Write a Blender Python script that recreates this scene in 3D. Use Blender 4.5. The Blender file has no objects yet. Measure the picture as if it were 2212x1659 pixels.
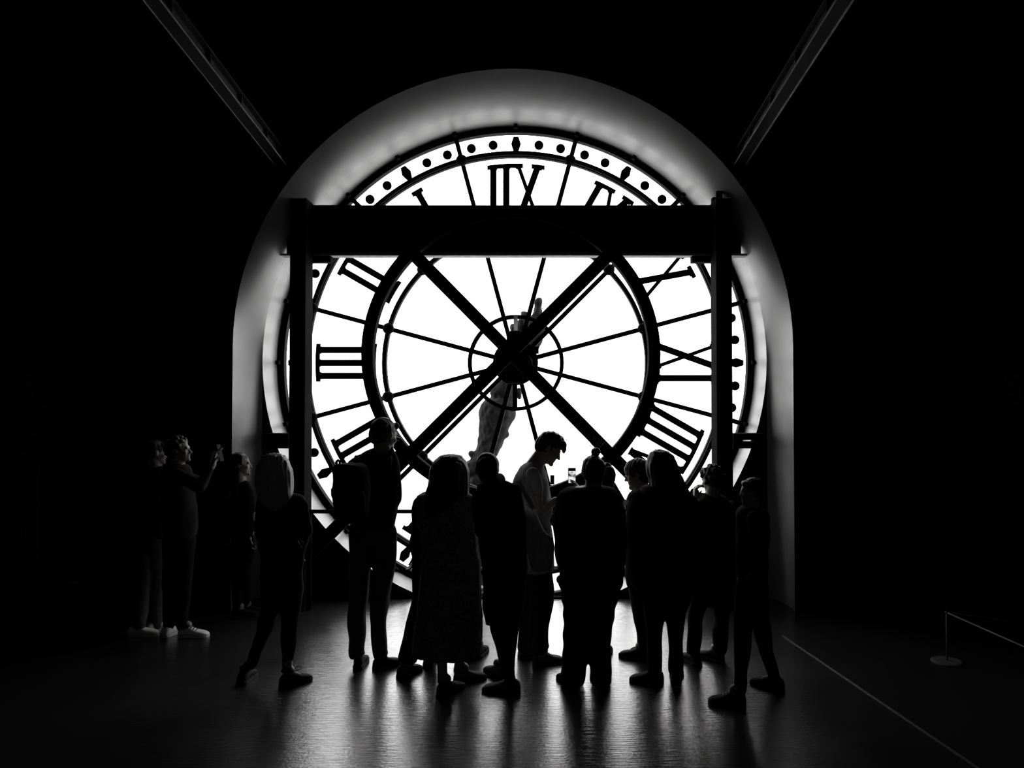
import bpy, math, random
import numpy as np
from mathutils import Vector, Matrix

random.seed(7)
rng = np.random.RandomState(7)
PI = math.pi
scene = bpy.context.scene
COL = scene.collection

# ------------------------------------------------------------------ camera, sky, exposure
F = 1660.0            # focal length in pixels of the 2212 wide frame
CX, CY = 1162.0, 829.5
TILT = math.radians(1.2)
EYE = Vector((0.0, 0.0, 2.0))
cam = bpy.data.cameras.new('camera')
cam.sensor_width = 36.0
cam.lens = 36.0 * F / 2212.0
cam.shift_x = (1106.0 - CX) / 2212.0
cam.clip_end = 1500.0
cam_ob = bpy.data.objects.new('camera', cam)
cam_ob.location = EYE
cam_ob.rotation_euler = (PI / 2 + TILT, 0, 0)
COL.objects.link(cam_ob)
scene.camera = cam_ob

SKY = 7.5
world = bpy.data.worlds.new('overcast_sky')
scene.world = world
world.use_nodes = True
wn = world.node_tree.nodes
wl = world.node_tree.links
wbg = wn.get('Background')
wco = wn.new('ShaderNodeTexCoord')
wno = wn.new('ShaderNodeTexNoise')
wno.inputs['Scale'].default_value = 1.5
wra = wn.new('ShaderNodeValToRGB')
wra.color_ramp.elements[0].color = (0.88, 0.88, 0.88, 1)
wra.color_ramp.elements[1].color = (1, 1, 1, 1)
wl.new(wco.outputs['Generated'], wno.inputs['Vector'])
wl.new(wno.outputs['Fac'], wra.inputs['Fac'])
wl.new(wra.outputs['Color'], wbg.inputs['Color'])
wbg.inputs['Strength'].default_value = SKY

vs = scene.view_settings
vs.view_transform = 'Standard'
vs.look = 'None'
vs.gamma = 1.0
vs.exposure = 0.0
vs.use_curve_mapping = False
scene.cycles.use_denoising = True
scene.cycles.max_bounces = 10
scene.cycles.diffuse_bounces = 4
scene.cycles.transparent_max_bounces = 12
scene.cycles.sample_clamp_indirect = 6.0


def ray(px, py):
    u = (px - CX) / F
    w = (CY - py) / F
    ct, st = math.cos(TILT), math.sin(TILT)
    return Vector((u, ct - w * st, st + w * ct))


def P(px, py, Y):
    d = ray(px, py)
    return EYE + d * (Y / d.y)


def FL(px, py, z=0.0):
    d = ray(px, py)
    return EYE + d * ((z - 2.0) / d.z)


# ------------------------------------------------------------------ planes of the building
Y0, Y1, Y2 = 7.346, 7.81, 8.28       # front wall, inner wall, clock glass
KC = Y2 / F                          # metres per pixel at the clock
CLK = P(1114.5, 784, Y2)             # centre of the clock
R1 = 545 / F * Y1
C1 = P(1111.5, 778, Y1)
R0 = 606 / F * Y0
C0 = P(1108, 748, Y0)

# dim fill light added far behind the visitors so dark clothing shows
gl_ = bpy.data.lights.new('rear_fill_light', 'AREA')
gl_.shape = 'RECTANGLE'
gl_.size, gl_.size_y = 3.0, 1.2
gl_.energy = 6.0
go_ = bpy.data.objects.new('rear_fill_light', gl_)
go_.location = (0.5, -3.0, 6.0)
go_.rotation_euler = (math.radians(35), 0, 0)
COL.objects.link(go_)

portal = bpy.data.lights.new('window_portal', 'AREA')
portal.shape = 'SQUARE'
portal.size = 5.1
portal.cycles.is_portal = True
po = bpy.data.objects.new('window_portal', portal)
po.location = (CLK.x, Y2 + 0.1, CLK.z)
po.rotation_euler = (-PI / 2, 0, 0)
COL.objects.link(po)


# ------------------------------------------------------------------ materials
def mat(name, col, rough=0.8, spec=0.3, var=0.15, nscale=12.0, bump=0.0, bscale=60.0, stretch=(1, 1, 1), metal=0.0, sheen=0.0):
    m = bpy.data.materials.new(name)
    m.use_nodes = True
    n, l = m.node_tree.nodes, m.node_tree.links
    b = n['Principled BSDF']
    if not isinstance(col, tuple):
        col = (col, col, col)
    b.inputs['Roughness'].default_value = rough
    b.inputs['Specular IOR Level'].default_value = spec
    b.inputs['Metallic'].default_value = metal
    b.inputs['Sheen Weight'].default_value = sheen
    tc = n.new('ShaderNodeTexCoord')
    mp = n.new('ShaderNodeMapping')
    mp.inputs['Scale'].default_value = stretch
    l.new(tc.outputs['Object'], mp.inputs['Vector'])
    no = n.new('ShaderNodeTexNoise')
    no.inputs['Scale'].default_value = nscale
    no.inputs['Detail'].default_value = 5
    l.new(mp.outputs['Vector'], no.inputs['Vector'])
    rp = n.new('ShaderNodeValToRGB')
    rp.color_ramp.elements[0].position = 0.3
    rp.color_ramp.elements[1].position = 0.7
    rp.color_ramp.elements[0].color = tuple(c * (1 - var) for c in col) + (1,)
    rp.color_ramp.elements[1].color = tuple(min(1, c * (1 + var)) for c in col) + (1,)
    l.new(no.outputs['Fac'], rp.inputs['Fac'])
    l.new(rp.outputs['Color'], b.inputs['Base Color'])
    if bump:
        n2 = n.new('ShaderNodeTexNoise')
        n2.inputs['Scale'].default_value = bscale
        n2.inputs['Detail'].default_value = 4
        l.new(mp.outputs['Vector'], n2.inputs['Vector'])
        bp = n.new('ShaderNodeBump')
        bp.inputs['Strength'].default_value = bump
        bp.inputs['Distance'].default_value = 0.01
        l.new(n2.outputs['Fac'], bp.inputs['Height'])
        l.new(bp.outputs['Normal'], b.inputs['Normal'])
    return m


M = {}
M['wall'] = mat('dark_painted_wall', 0.012, 0.9, 0.1, 0.2, 3)
M['ceiling'] = mat('dark_ceiling', 0.012, 0.95, 0.1, 0.2, 3)
M['plaster'] = mat('brushed_plaster', 0.29, 0.40, 0.5, 0.10, 2.5, 0.06, 10, (1, 1, 1))
M['plaster_shaded'] = mat('brushed_plaster_shaded', 0.26, 0.4, 0.5, 0.10, 2.5, 0.06, 10, (1, 1, 1))  # same plaster, colour darkened slightly to stand in for shade on the outer band
M['panel'] = mat('black_panel', 0.012, 0.75, 0.2, 0.2, 6)
M['steel'] = mat('black_steel', 0.0025, 0.9, 0.02, 0.2, 8, 0.1, 40)
M['dial'] = mat('dial_iron', 0.006, 0.8, 0.05, 0.3, 30)
M['raw_steel'] = mat('ceiling_steel', 0.008, 0.6, 0.2, 0.3, 9, 0.2, 60)
M['brass'] = mat('grey_metal', 0.06, 0.5, 0.4, 0.2, 20)
M['flange'] = mat('lit_flange_paint', 0.35, 0.7, 0.2, 0.3, 14)  # pale tone that paints light onto the beam flange and edge strips
M['skin'] = mat('skin', (0.24, 0.22, 0.21), 0.55, 0.35, 0.08, 30, 0.08, 200)
M['eye'] = mat('eyeball', 0.5, 0.15, 0.6, 0.02, 5)
M['hair'] = mat('dark_hair', 0.014, 0.5, 0.4, 0.4, 40, 0.4, 90, (3, 3, 0.4))
M['hair_blond'] = mat('blond_hair', 0.32, 0.5, 0.5, 0.3, 40, 0.4, 90, (3, 3, 0.4))
M['hair_brown'] = mat('brown_hair', 0.03, 0.5, 0.4, 0.4, 40, 0.4, 90, (3, 3, 0.4))
M['black_cloth'] = mat('black_cloth', 0.008, 0.95, 0.05, 0.3, 30, 0.3, 300)
M['dark_cloth'] = mat('dark_cloth', 0.016, 0.95, 0.05, 0.3, 30, 0.3, 300)
M['grey_cloth'] = mat('grey_cloth', 0.07, 0.95, 0.05, 0.3, 40, 0.4, 300)
M['dress_cloth'] = mat('patterned_dress_cloth', 0.15, 0.95, 0.05, 0.7, 60, 0.4, 200)
M['light_cloth'] = mat('light_shirt_cloth', 0.33, 0.95, 0.05, 0.12, 20, 0.3, 200)
M['denim'] = mat('dark_denim', 0.035, 0.95, 0.05, 0.35, 60, 0.4, 400)
M['canvas'] = mat('canvas', 0.42, 0.95, 0.05, 0.15, 40, 0.4, 200)
M['shoe_dark'] = mat('dark_shoe', 0.015, 0.85, 0.1, 0.2, 20)
M['shoe_grey'] = mat('grey_shoe', 0.07, 0.85, 0.1, 0.2, 20)
M['shoe_white'] = mat('white_shoe', 0.78, 0.6, 0.3, 0.1, 20)
M['sole'] = mat('rubber_sole', 0.03, 0.8, 0.1, 0.1, 20)
M['sole_white'] = mat('white_sole', 0.55, 0.6, 0.3, 0.1, 20)
M['fur'] = mat('pale_fur', 0.45, 0.9, 0.1, 0.3, 80)
M['paper'] = mat('white_paper', 0.7, 0.9, 0.1, 0.05, 10)
M['statue'] = mat('weathered_stone', 0.02, 0.95, 0.1, 0.5, 14, 0.8, 30)
M['stone_far'] = mat('pale_city_stone', 0.6, 0.95, 0.05, 0.08, 0.3)
M['window_far'] = mat('far_window_glass', 0.33, 0.4, 0.2, 0.1, 1)
M['ground_far'] = mat('pale_ground', 0.6, 0.95, 0.05, 0.08, 0.05)
M['plate'] = mat('perforated_plate', 0.30, 0.6, 0.3, 0.1, 30)


def glass_mat():
    m = bpy.data.materials.new('clock_glass')
    m.use_nodes = True
    n, l = m.node_tree.nodes, m.node_tree.links
    n.clear()
    out = n.new('ShaderNodeOutputMaterial')
    mix = n.new('ShaderNodeMixShader')
    tr = n.new('ShaderNodeBsdfTransparent')
    gl = n.new('ShaderNodeBsdfGlossy')
    no = n.new('ShaderNodeTexNoise')
    no.inputs['Scale'].default_value = 2
    rp = n.new('ShaderNodeValToRGB')
    rp.color_ramp.elements[0].color = (0.94, 0.94, 0.94, 1)
    rp.color_ramp.elements[1].color = (0.99, 0.99, 0.99, 1)
    l.new(no.outputs['Fac'], rp.inputs['Fac'])
    l.new(rp.outputs['Color'], tr.inputs['Color'])
    gl.inputs['Roughness'].default_value = 0.05
    mix.inputs['Fac'].default_value = 0.03
    l.new(tr.outputs[0], mix.inputs[1])
    l.new(gl.outputs[0], mix.inputs[2])
    l.new(mix.outputs[0], out.inputs['Surface'])
    return m


M['glass'] = glass_mat()
_n, _l = M['plate'].node_tree.nodes, M['plate'].node_tree.links
_t = _n.new('ShaderNodeBsdfTranslucent')
_t.inputs['Color'].default_value = (.3, .3, .3, 1)
_m = _n.new('ShaderNodeMixShader')
_m.inputs['Fac'].default_value = .85
_l.new(_n['Principled BSDF'].outputs[0], _m.inputs[1])
_l.new(_t.outputs[0], _m.inputs[2])
_l.new(_m.outputs[0], _n['Material Output'].inputs['Surface'])


def floor_mat():
    m = bpy.data.materials.new('worn_dark_wood_floor')
    m.use_nodes = True
    n, l = m.node_tree.nodes, m.node_tree.links
    b = n['Principled BSDF']
    b.inputs['Base Color'].default_value = (0.02, 0.02, 0.02, 1)
    b.inputs['Specular IOR Level'].default_value = 0.5
    b.inputs['IOR'].default_value = 2.15
    tc = n.new('ShaderNodeTexCoord')
    # long grain
    mp = n.new('ShaderNodeMapping')
    mp.inputs['Rotation'].default_value = (0, 0, math.radians(35))
    mp.inputs['Scale'].default_value = (2.5, 22, 1)
    l.new(tc.outputs['Object'], mp.inputs['Vector'])
    g = n.new('ShaderNodeTexNoise')
    g.inputs['Scale'].default_value = 3.0
    g.inputs['Detail'].default_value = 6
    g.inputs['Distortion'].default_value = 0.4
    l.new(mp.outputs['Vector'], g.inputs['Vector'])
    w = n.new('ShaderNodeTexNoise')
    w.inputs['Scale'].default_value = 1.6
    w.inputs['Detail'].default_value = 6
    l.new(tc.outputs['Object'], w.inputs['Vector'])
    fine = n.new('ShaderNodeTexNoise')
    fine.inputs['Scale'].default_value = 55
    fine.inputs['Detail'].default_value = 3
    l.new(tc.outputs['Object'], fine.inputs['Vector'])
    rr = n.new('ShaderNodeMapRange')
    rr.inputs['From Min'].default_value = 0.1
    rr.inputs['From Max'].default_value = 0.9
    rr.inputs['To Min'].default_value = 0.17
    rr.inputs['To Max'].default_value = 0.29
    l.new(w.outputs['Fac'], rr.inputs['Value'])
    l.new(rr.outputs['Result'], b.inputs['Roughness'])
    cr = n.new('ShaderNodeValToRGB')
    cr.color_ramp.elements[0].color = (0.008, 0.008, 0.008, 1)
    cr.color_ramp.elements[1].color = (0.022, 0.022, 0.022, 1)
    l.new(g.outputs['Fac'], cr.inputs['Fac'])
    l.new(cr.outputs['Color'], b.inputs['Base Color'])
    ad = n.new('ShaderNodeMath')
    ad.operation = 'MULTIPLY_ADD'
    ad.inputs[1].default_value = 0.3
    l.new(fine.outputs['Fac'], ad.inputs[0])
    l.new(g.outputs['Fac'], ad.inputs[2])
    bp = n.new('ShaderNodeBump')
    bp.inputs['Strength'].default_value = 0.55
    bp.inputs['Distance'].default_value = 0.005
    l.new(ad.outputs[0], bp.inputs['Height'])
    l.new(bp.outputs['Normal'], b.inputs['Normal'])
    return m


M['floor'] = floor_mat()


# ------------------------------------------------------------------ mesh builder
class MB:
    def __init__(s):
        s.v = []
        s.f = []

    def add(s, vs_, fs):
        o = len(s.v)
        s.v += [tuple(v) for v in vs_]
        s.f += [tuple(i + o for i in f) for f in fs]
        return s

    def box(s, a, b):
        x0, y0, z0 = a
        x1, y1, z1 = b
        return s.add([(x0, y0, z0), (x1, y0, z0), (x1, y1, z0), (x0, y1, z0), (x0, y0, z1), (x1, y0, z1), (x1, y1, z1), (x0, y1, z1)],
                     [(0, 3, 2, 1), (4, 5, 6, 7), (0, 1, 5, 4), (1, 2, 6, 5), (2, 3, 7, 6), (3, 0, 4, 7)])

    def prism(s, pts, y0, y1):
        """polygon given in (x, z), extruded along y"""
        n = len(pts)
        return s.add([(p[0], y0, p[1]) for p in pts] + [(p[0], y1, p[1]) for p in pts],
                     [tuple(range(n - 1, -1, -1)), tuple(range(n, 2 * n))] + [(i, (i + 1) % n, n + (i + 1) % n, n + i) for i in range(n)])

    def sector(s, r0, r1, a0, a1, y0, y1, n, closed=False):
        """flat annulus piece in the x-z plane; angle from +z towards +x"""
        vs_ = []
        m = n if closed else n + 1
        for i in range(m):
            a = a0 + (a1 - a0) * i / n
            sx, cz = math.sin(a), math.cos(a)
            vs_ += [(r0 * sx, y0, r0 * cz), (r1 * sx, y0, r1 * cz), (r1 * sx, y1, r1 * cz), (r0 * sx, y1, r0 * cz)]
        fs = []
        for i in range(n):
            j = (i + 1) % m
            for k in range(4):
                k2 = (k + 1) % 4
                fs.append((4 * i + k, 4 * i + k2, 4 * j + k2, 4 * j + k))
        if not closed:
            fs += [(0, 3, 2, 1), (4 * n, 4 * n + 1, 4 * n + 2, 4 * n + 3)]
        return s.add(vs_, fs)

    def bar(s, p0, p1, w, d, up=Vector((0, 1, 0))):
        """box beam from p0 to p1, w across, d along up"""
        p0, p1 = Vector(p0), Vector(p1)
        t = (p1 - p0).normalized()
        u = (up - t * up.dot(t)).normalized()
        c = t.cross(u)
        vs_ = []
        for p in (p0, p1):
            for a, b in ((-1, -1), (1, -1), (1, 1), (-1, 1)):
                vs_.append(p + c * (a * w / 2) + u * (b * d / 2))
        return s.add(vs_, [(0, 3, 2, 1), (4, 5, 6, 7), (0, 1, 5, 4), (1, 2, 6, 5), (2, 3, 7, 6), (3, 0, 4, 7)])

    def tube(s, pts, r, n=8):
        pts = [Vector(p) for p in pts]
        rs = r if isinstance(r, (list, tuple)) else [r] * len(pts)
        vs_, fs = [], []
        up = Vector((0, 0, 1))
        for i, p in enumerate(pts):
            t = (pts[min(i + 1, len(pts) - 1)] - pts[max(i - 1, 0)]).normalized()
            if abs(t.dot(up)) > 0.95:
                up = Vector((0, 1, 0)) if abs(t.y) < 0.9 else Vector((1, 0, 0))
            u = (up - t * up.dot(t)).normalized()
            w = t.cross(u)
            for k in range(n):
                a = 2 * PI * k / n
                vs_.append(p + (u * math.cos(a) + w * math.sin(a)) * rs[i])
        for i in range(len(pts) - 1):
            for k in range(n):
                k2 = (k + 1) % n
                fs.append((i * n + k, i * n + k2, (i + 1) * n + k2, (i + 1) * n + k))
        fs.append(tuple(range(n - 1, -1, -1)))
        fs.append(tuple((len(pts) - 1) * n + k for k in range(n)))
        return s.add(vs_, fs)

    def capsule(s, p0, p1, r0, r1, n=12):
        p0, p1 = Vector(p0), Vector(p1)
        L = (p1 - p0).length
        t = (p1 - p0).normalized() if L > 1e-6 else Vector((0, 0, 1))
        pts, rs = [], []
        for k in range(4):
            a = PI / 2 * (k + 0.3) / 4.3
            pts.append(p0 - t * (r0 * math.cos(a)))
            rs.append(r0 * math.sin(a))
        pts += [p0, p1]
        rs += [r0, r1]
        for k in range(3, -1, -1):
            a = PI / 2 * (k + 0.3) / 4.3
            pts.append(p1 + t * (r1 * math.cos(a)))
            rs.append(r1 * math.sin(a))
        return s.tube(pts, rs, n)

    def ell(s, c, r, Mx=None, n=16, m=10):
        vs_, fs = [], []
        for i in range(m + 1):
            th = PI * i / m
            th = min(max(th, 0.02), PI - 0.02)
            for k in range(n):
                a = 2 * PI * k / n
                v = Vector((r[0] * math.sin(th) * math.cos(a), r[1] * math.sin(th) * math.sin(a), r[2] * math.cos(th)))
                if Mx:
                    v = Mx @ v
                vs_.append(Vector(c) + v)
        for i in range(m):
            for k in range(n):
                k2 = (k + 1) % n
                fs.append((i * n + k, (i + 1) * n + k, (i + 1) * n + k2, i * n + k2))
        fs.append(tuple(range(n)))
        fs.append(tuple(m * n + k for k in range(n - 1, -1, -1)))
        return s.add(vs_, fs)

    def rings(s, rg, n=28, pleat=None, sub=5):
        """rg: list of (centre, rx, ry) from top to bottom, horizontal ellipses, smoothly interpolated"""
        out = []
        N = len(rg)
        for i in range(N - 1):
            a = rg[max(i - 1, 0)], rg[i], rg[i + 1], rg[min(i + 2, N - 1)]
            for k in range(sub):
                t = k / sub

                def cr(p0, p1, p2, p3):
                    m1, m2 = (p2 - p0) * 0.5, (p3 - p1) * 0.5
                    return (2 * t**3 - 3 * t**2 + 1) * p1 + (t**3 - 2 * t**2 + t) * m1 * 0.7 + (-2 * t**3 + 3 * t**2) * p2 + (t**3 - t**2) * m2 * 0.7
                c = Vector([cr(*[q[0][j] for q in a]) for j in range(3)])
                c.z = rg[i][0].z + (rg[i + 1][0].z - rg[i][0].z) * t
                out.append((c, max(0.004, cr(*[q[1] for q in a])), max(0.004, cr(*[q[2] for q in a]))))
        out.append(rg[-1])
        vs_, fs = [], []
        ztop, zbot = out[0][0].z, out[-1][0].z
        for c, rx, ry in out:
            tz = (ztop - c.z) / max(1e-6, ztop - zbot)
            for k in range(n):
                a = 2 * PI * k / n
                q = 1.0
                if pleat and tz > pleat[2]:
                    g = (tz - pleat[2]) / (1 - pleat[2])
                    q += pleat[1] * g * (math.sin(pleat[0] * a) + 0.5 * math.sin(pleat[0] * 1.7 * a + 1.3 + 2 * g)) - pleat[1] * g * 0.6
                vs_.append((c.x + rx * q * math.cos(a), c.y + ry * q * math.sin(a), c.z))
        m = len(out)
        for i in range(m - 1):
            for k in range(n):
                k2 = (k + 1) % n
                fs.append((i * n + k, (i + 1) * n + k, (i + 1) * n + k2, i * n + k2))
        fs.append(tuple(range(n)))
        fs.append(tuple((m - 1) * n + k for k in range(n - 1, -1, -1)))
        return s.add(vs_, fs)

    def mesh(s, name):
        me = bpy.data.meshes.new(name)
        me.from_pydata(s.v, [], s.f)
        me.update()
        return me


def smooth(me, on=True):
    me.polygons.foreach_set('use_smooth', [on] * len(me.polygons))


def fix_normals(me):
    import bmesh
    bm = bmesh.new()
    bm.from_mesh(me)
    bmesh.ops.recalc_face_normals(bm, faces=bm.faces)
    bm.to_mesh(me)
    bm.free()


def wloc(o):
    v = Vector((0, 0, 0))
    while o:
        v += o.location
        o = o.parent
    return v


def obj(name, mb, m, parent=None, sm=False, local=False, loc=None, bevel=0.0):
    me = mb.mesh(name) if isinstance(mb, MB) else mb
    if isinstance(mb, MB):
        fix_normals(me)
    o = bpy.data.objects.new(name, me)
    if parent and not local:
        me.transform(Matrix.Translation(-wloc(parent)))
    elif loc is not None and not local:
        me.transform(Matrix.Translation(-Vector(loc)))
        o.location = loc
    me.materials.append(m)
    if sm:
        smooth(me)
    COL.objects.link(o)
    o.parent = parent
    if bevel:
        bv = o.modifiers.new('bevel', 'BEVEL')
        bv.width = bevel
        bv.segments = 2
        bv.limit_method = 'ANGLE'
    return o


def thing(name, label, cat, loc=(0, 0, 0), group=None):
    o = bpy.data.objects.new(name, None)
    o.empty_display_size = 0.1
    o.location = loc
    COL.objects.link(o)
    tag(o, label, cat, group)
    return o


def tag(o, label, cat, group=None):
    o['label'] = label
    o['category'] = cat
    if group:
        o['group'] = group
    return o


def struct(name, mb, m, sm=False, label=None):
    o = obj(name, mb, m, None, sm)
    o['kind'] = 'structure'
    if label:
        o['label'] = label
    return o


def rcopy(o, parent, ry=0.0, loc=None):
    c = o.copy()
    COL.objects.link(c)
    c.parent = parent
    c.rotation_euler = (0, ry, 0)
    if loc is not None:
        c.location = loc
    return c


# ------------------------------------------------------------------ remeshing into one smooth surface
TMP = {}


def folds(co, no, amp, fx, fz, seed):
    r = np.random.RandomState(seed)
    d = np.zeros(len(co))
    warp = 0.6 * np.sin(co[:, 2] * 7 + r.rand() * 6) + 0.5 * np.sin(co[:, 0] * 9 + co[:, 2] * 5 + r.rand() * 6)
    for i in range(7):
        k = np.array([r.randn() * fx, r.randn() * fx, r.randn() * fz])
        d += np.sin(co @ k + r.rand() * 6 + warp * 1.5) / 7 ** 0.5
    return co + no * (d * amp)[:, None]


def remesh(mb, voxel, name, m, parent, it=4, amp=0.0, fx=25, fz=18, seed=1, shrink=0.0):
    me = mb.mesh('tmp')
    fix_normals(me)
    o = bpy.data.objects.new('tmp', me)
    COL.objects.link(o)
    md = o.modifiers.new('r', 'REMESH')
    md.mode = 'VOXEL'
    md.voxel_size = voxel
    if it:
        s_ = o.modifiers.new('s', 'SMOOTH')
        s_.factor = 0.5
        s_.iterations = it
    dg = bpy.context.evaluated_depsgraph_get()
    nm = bpy.data.meshes.new_from_object(o.evaluated_get(dg))
    bpy.data.objects.remove(o)
    bpy.data.meshes.remove(me)
    n = len(nm.vertices)
    co = np.empty(n * 3)
    nm.vertices.foreach_get('co', co)
    co = co.reshape(-1, 3)
    if amp:
        no = np.empty(n * 3)
        nm.vertices.foreach_get('normal', no)
        no = no.reshape(-1, 3)
        co = folds(co, no, amp, fx, fz, seed)
    co[:, 2] = np.maximum(co[:, 2], 0.006) if parent is None or not parent.get('outdoor') else co[:, 2]
    nm.vertices.foreach_set('co', co.reshape(-1))
    nm.update()
    nm.name = name
    return obj(name, nm, m, parent, sm=True)


# ================================================================== LARGE STRUCTURE
XW, ZC, YB = 6.6, 6.3, -4.0     # half width of the room, ceiling height, back wall


def arch_path(c, R, z_low, n=48):
    """left foot -> over the arch -> right foot, as (x, z, key)"""
    pts = [(c.x - R, z_low + (c.z - z_low) * k / 8) for k in range(8)]
    pts += [(c.x - R * math.cos(PI * k / n), c.z + R * math.sin(PI * k / n)) for k in range(n + 1)]
    pts += [(c.x + R, c.z - (c.z - z_low) * (k + 1) / 8) for k in range(8)]
    return pts


# front wall with its arched opening
def holed_wall(path, c, y, x0, x1, z0, z1):
    mb = MB()
    outer = []
    for (x, z) in path:
        if z <= c.z + 1e-6:
            outer.append((x0 if x < c.x else x1, z))
        else:
            dx, dz = x - c.x, z - c.z
            s_ = 1e9
            if abs(dx) > 1e-6:
                s_ = min(s_, ((x1 if dx > 0 else x0) - c.x) / dx)
            if dz > 1e-6:
                s_ = min(s_, (z1 - c.z) / dz)
            outer.append((c.x + dx * s_, c.z + dz * s_))
    n = len(path)
    vs_ = [(p[0], y, p[1]) for p in path] + [(p[0], y, p[1]) for p in outer]
    fs = [(i, i + 1, n + i + 1, n + i) for i in range(n - 1)]
    mb.add(vs_, fs)
    # corner fills
    for i in range(n - 1):
        a, b = outer[i], outer[i + 1]
        if abs(a[0] - b[0]) > 1e-6 and abs(a[1] - b[1]) > 1e-6:
            mb.add([(a[0], y, a[1]), (b[0], y, b[1]), (x0 if a[0] < c.x else x1, y, z1)], [(0, 1, 2)])
    return mb


path0 = arch_path(C0, R0, 0.0)
struct('wall_front', holed_wall(path0, C0, Y0, -XW, XW, 0, ZC), M['wall'])
path1 = arch_path(Vector((C1.x, 0, C1.z)), R1, 0.0)

# concave plaster reveal between the two planes
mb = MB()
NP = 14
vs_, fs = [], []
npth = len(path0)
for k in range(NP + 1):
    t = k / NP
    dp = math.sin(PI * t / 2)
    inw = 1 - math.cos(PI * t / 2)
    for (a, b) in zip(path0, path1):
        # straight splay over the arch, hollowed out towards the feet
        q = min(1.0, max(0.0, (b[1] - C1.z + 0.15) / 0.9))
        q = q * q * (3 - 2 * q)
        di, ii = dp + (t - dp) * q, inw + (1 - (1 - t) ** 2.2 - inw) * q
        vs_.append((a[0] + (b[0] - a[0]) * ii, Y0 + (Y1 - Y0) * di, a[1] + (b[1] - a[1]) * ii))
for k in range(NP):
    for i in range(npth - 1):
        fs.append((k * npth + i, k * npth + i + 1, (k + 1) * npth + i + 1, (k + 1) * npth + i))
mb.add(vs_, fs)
struct('trim_1', mb, M['plaster_shaded'], sm=True, label='concave plaster reveal of the arched opening')

# splayed ring between the inner wall and the clock glass
mb = MB()
NR = 120
RR2 = 512 * KC
vs_, fs = [], []
for k in range(4):
    t = k / 3
    for i in range(NR):
        a = 2 * PI * i / NR
        r = R1 + (RR2 - R1) * t
        cx, cz = C1.x + (CLK.x - C1.x) * t, C1.z + (CLK.z - C1.z) * t
        vs_.append((cx + r * math.sin(a), Y1 + (Y2 + 0.03 - Y1) * t, cz + r * math.cos(a)))
for k in range(3):
    for i in range(NR):
        j = (i + 1) % NR
        fs.append((k * NR + i, k * NR + j, (k + 1) * NR + j, (k + 1) * NR + i))
mb.add(vs_, fs)
struct('trim_2', mb, M['plaster'], sm=True, label='round plaster reveal close around the clock face')

# inner wall corners below the circle (black panels)
mb = MB()
for sgn in (-1, 1):
    n = 24
    vs_, fs = [], []
    zl = -0.25
    amax = math.acos((C1.z - zl) / R1) if (C1.z - zl) < R1 else 0.02
    for i in range(n + 1):
        a = PI / 2 - (PI / 2 - amax) * i / n      # angle from straight down
        x = C1.x + sgn * R1 * math.sin(a)
        z = C1.z - R1 * math.cos(a)
        vs_ += [(x, Y1, z), (C1.x + sgn * (R1 + 0.001), Y1, z), (x, Y1 + 0.05, z)]
    for i in range(n):
        fs.append((3 * i, 3 * i + 1, 3 * i + 4, 3 * i + 3))
    mb.add(vs_, fs)
struct('wall_inner', mb, M['panel'])

# outer facade around the clock
mb = MB()
vs_, fs = [], []
n = 96
for i in range(n):
    a = 2 * PI * i / n
    s_, c_ = math.sin(a), math.cos(a)
    q = 7.0 / max(abs(s_), abs(c_))
    vs_ += [(CLK.x + RR2 * s_, Y2 + 0.06, CLK.z + RR2 * c_), (CLK.x + q * s_, Y2 + 0.06, CLK.z + q * c_)]
for i in range(n):
    j = (i + 1) % n
    fs.append((2 * i, 2 * i + 1, 2 * j + 1, 2 * j))
mb.add(vs_, fs)
struct('wall_outer', mb, M['wall'])

struct('floor', MB().box((-XW, YB, -0.1), (XW, Y1, 0)), M['floor'])
struct('ceiling', MB().box((-XW, YB, ZC), (XW, Y0 + 0.3, ZC + 0.1)), M['ceiling'])
struct('wall_left', MB().box((-XW - 0.1, YB, 0), (-XW, Y0 + 0.3, ZC)), M['wall'])
struct('wall_right', MB().box((XW, YB, 0), (XW + 0.1, Y0 + 0.3, ZC)), M['wall'])
struct('wall_back', MB().box((-XW, YB - 0.1, 0), (XW, YB, ZC)), M['wall'])
zc_ = 0.018
struct('trim_3', MB().box((C1.x - 1.2, Y1 - 0.03, 0), (C1.x + 1.2, Y1 + 0.01, zc_)), M['steel'], label='black metal edge where the floor ends')
struct('baseboard_left', MB().box((C1.x - R1, Y1 - 0.02, 0), (C1.x - 1.2, Y1, 0.03)), M['steel'])
struct('baseboard_right', MB().box((C1.x + 1.2, Y1 - 0.02, 0), (C1.x + R1, Y1, 0.03)), M['steel'])
# metal strip let into the floor, running off to the lower right
a, b = FL(1690, 1373), FL(2250, 1752)
struct('trim_4', MB().bar(a + Vector((0, 0, .002)), b + Vector((0, 0, .002)), 0.012, 0.004, Vector((0, 0, 1))), M['brass'], label='thin metal strip let into the floor')

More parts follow.
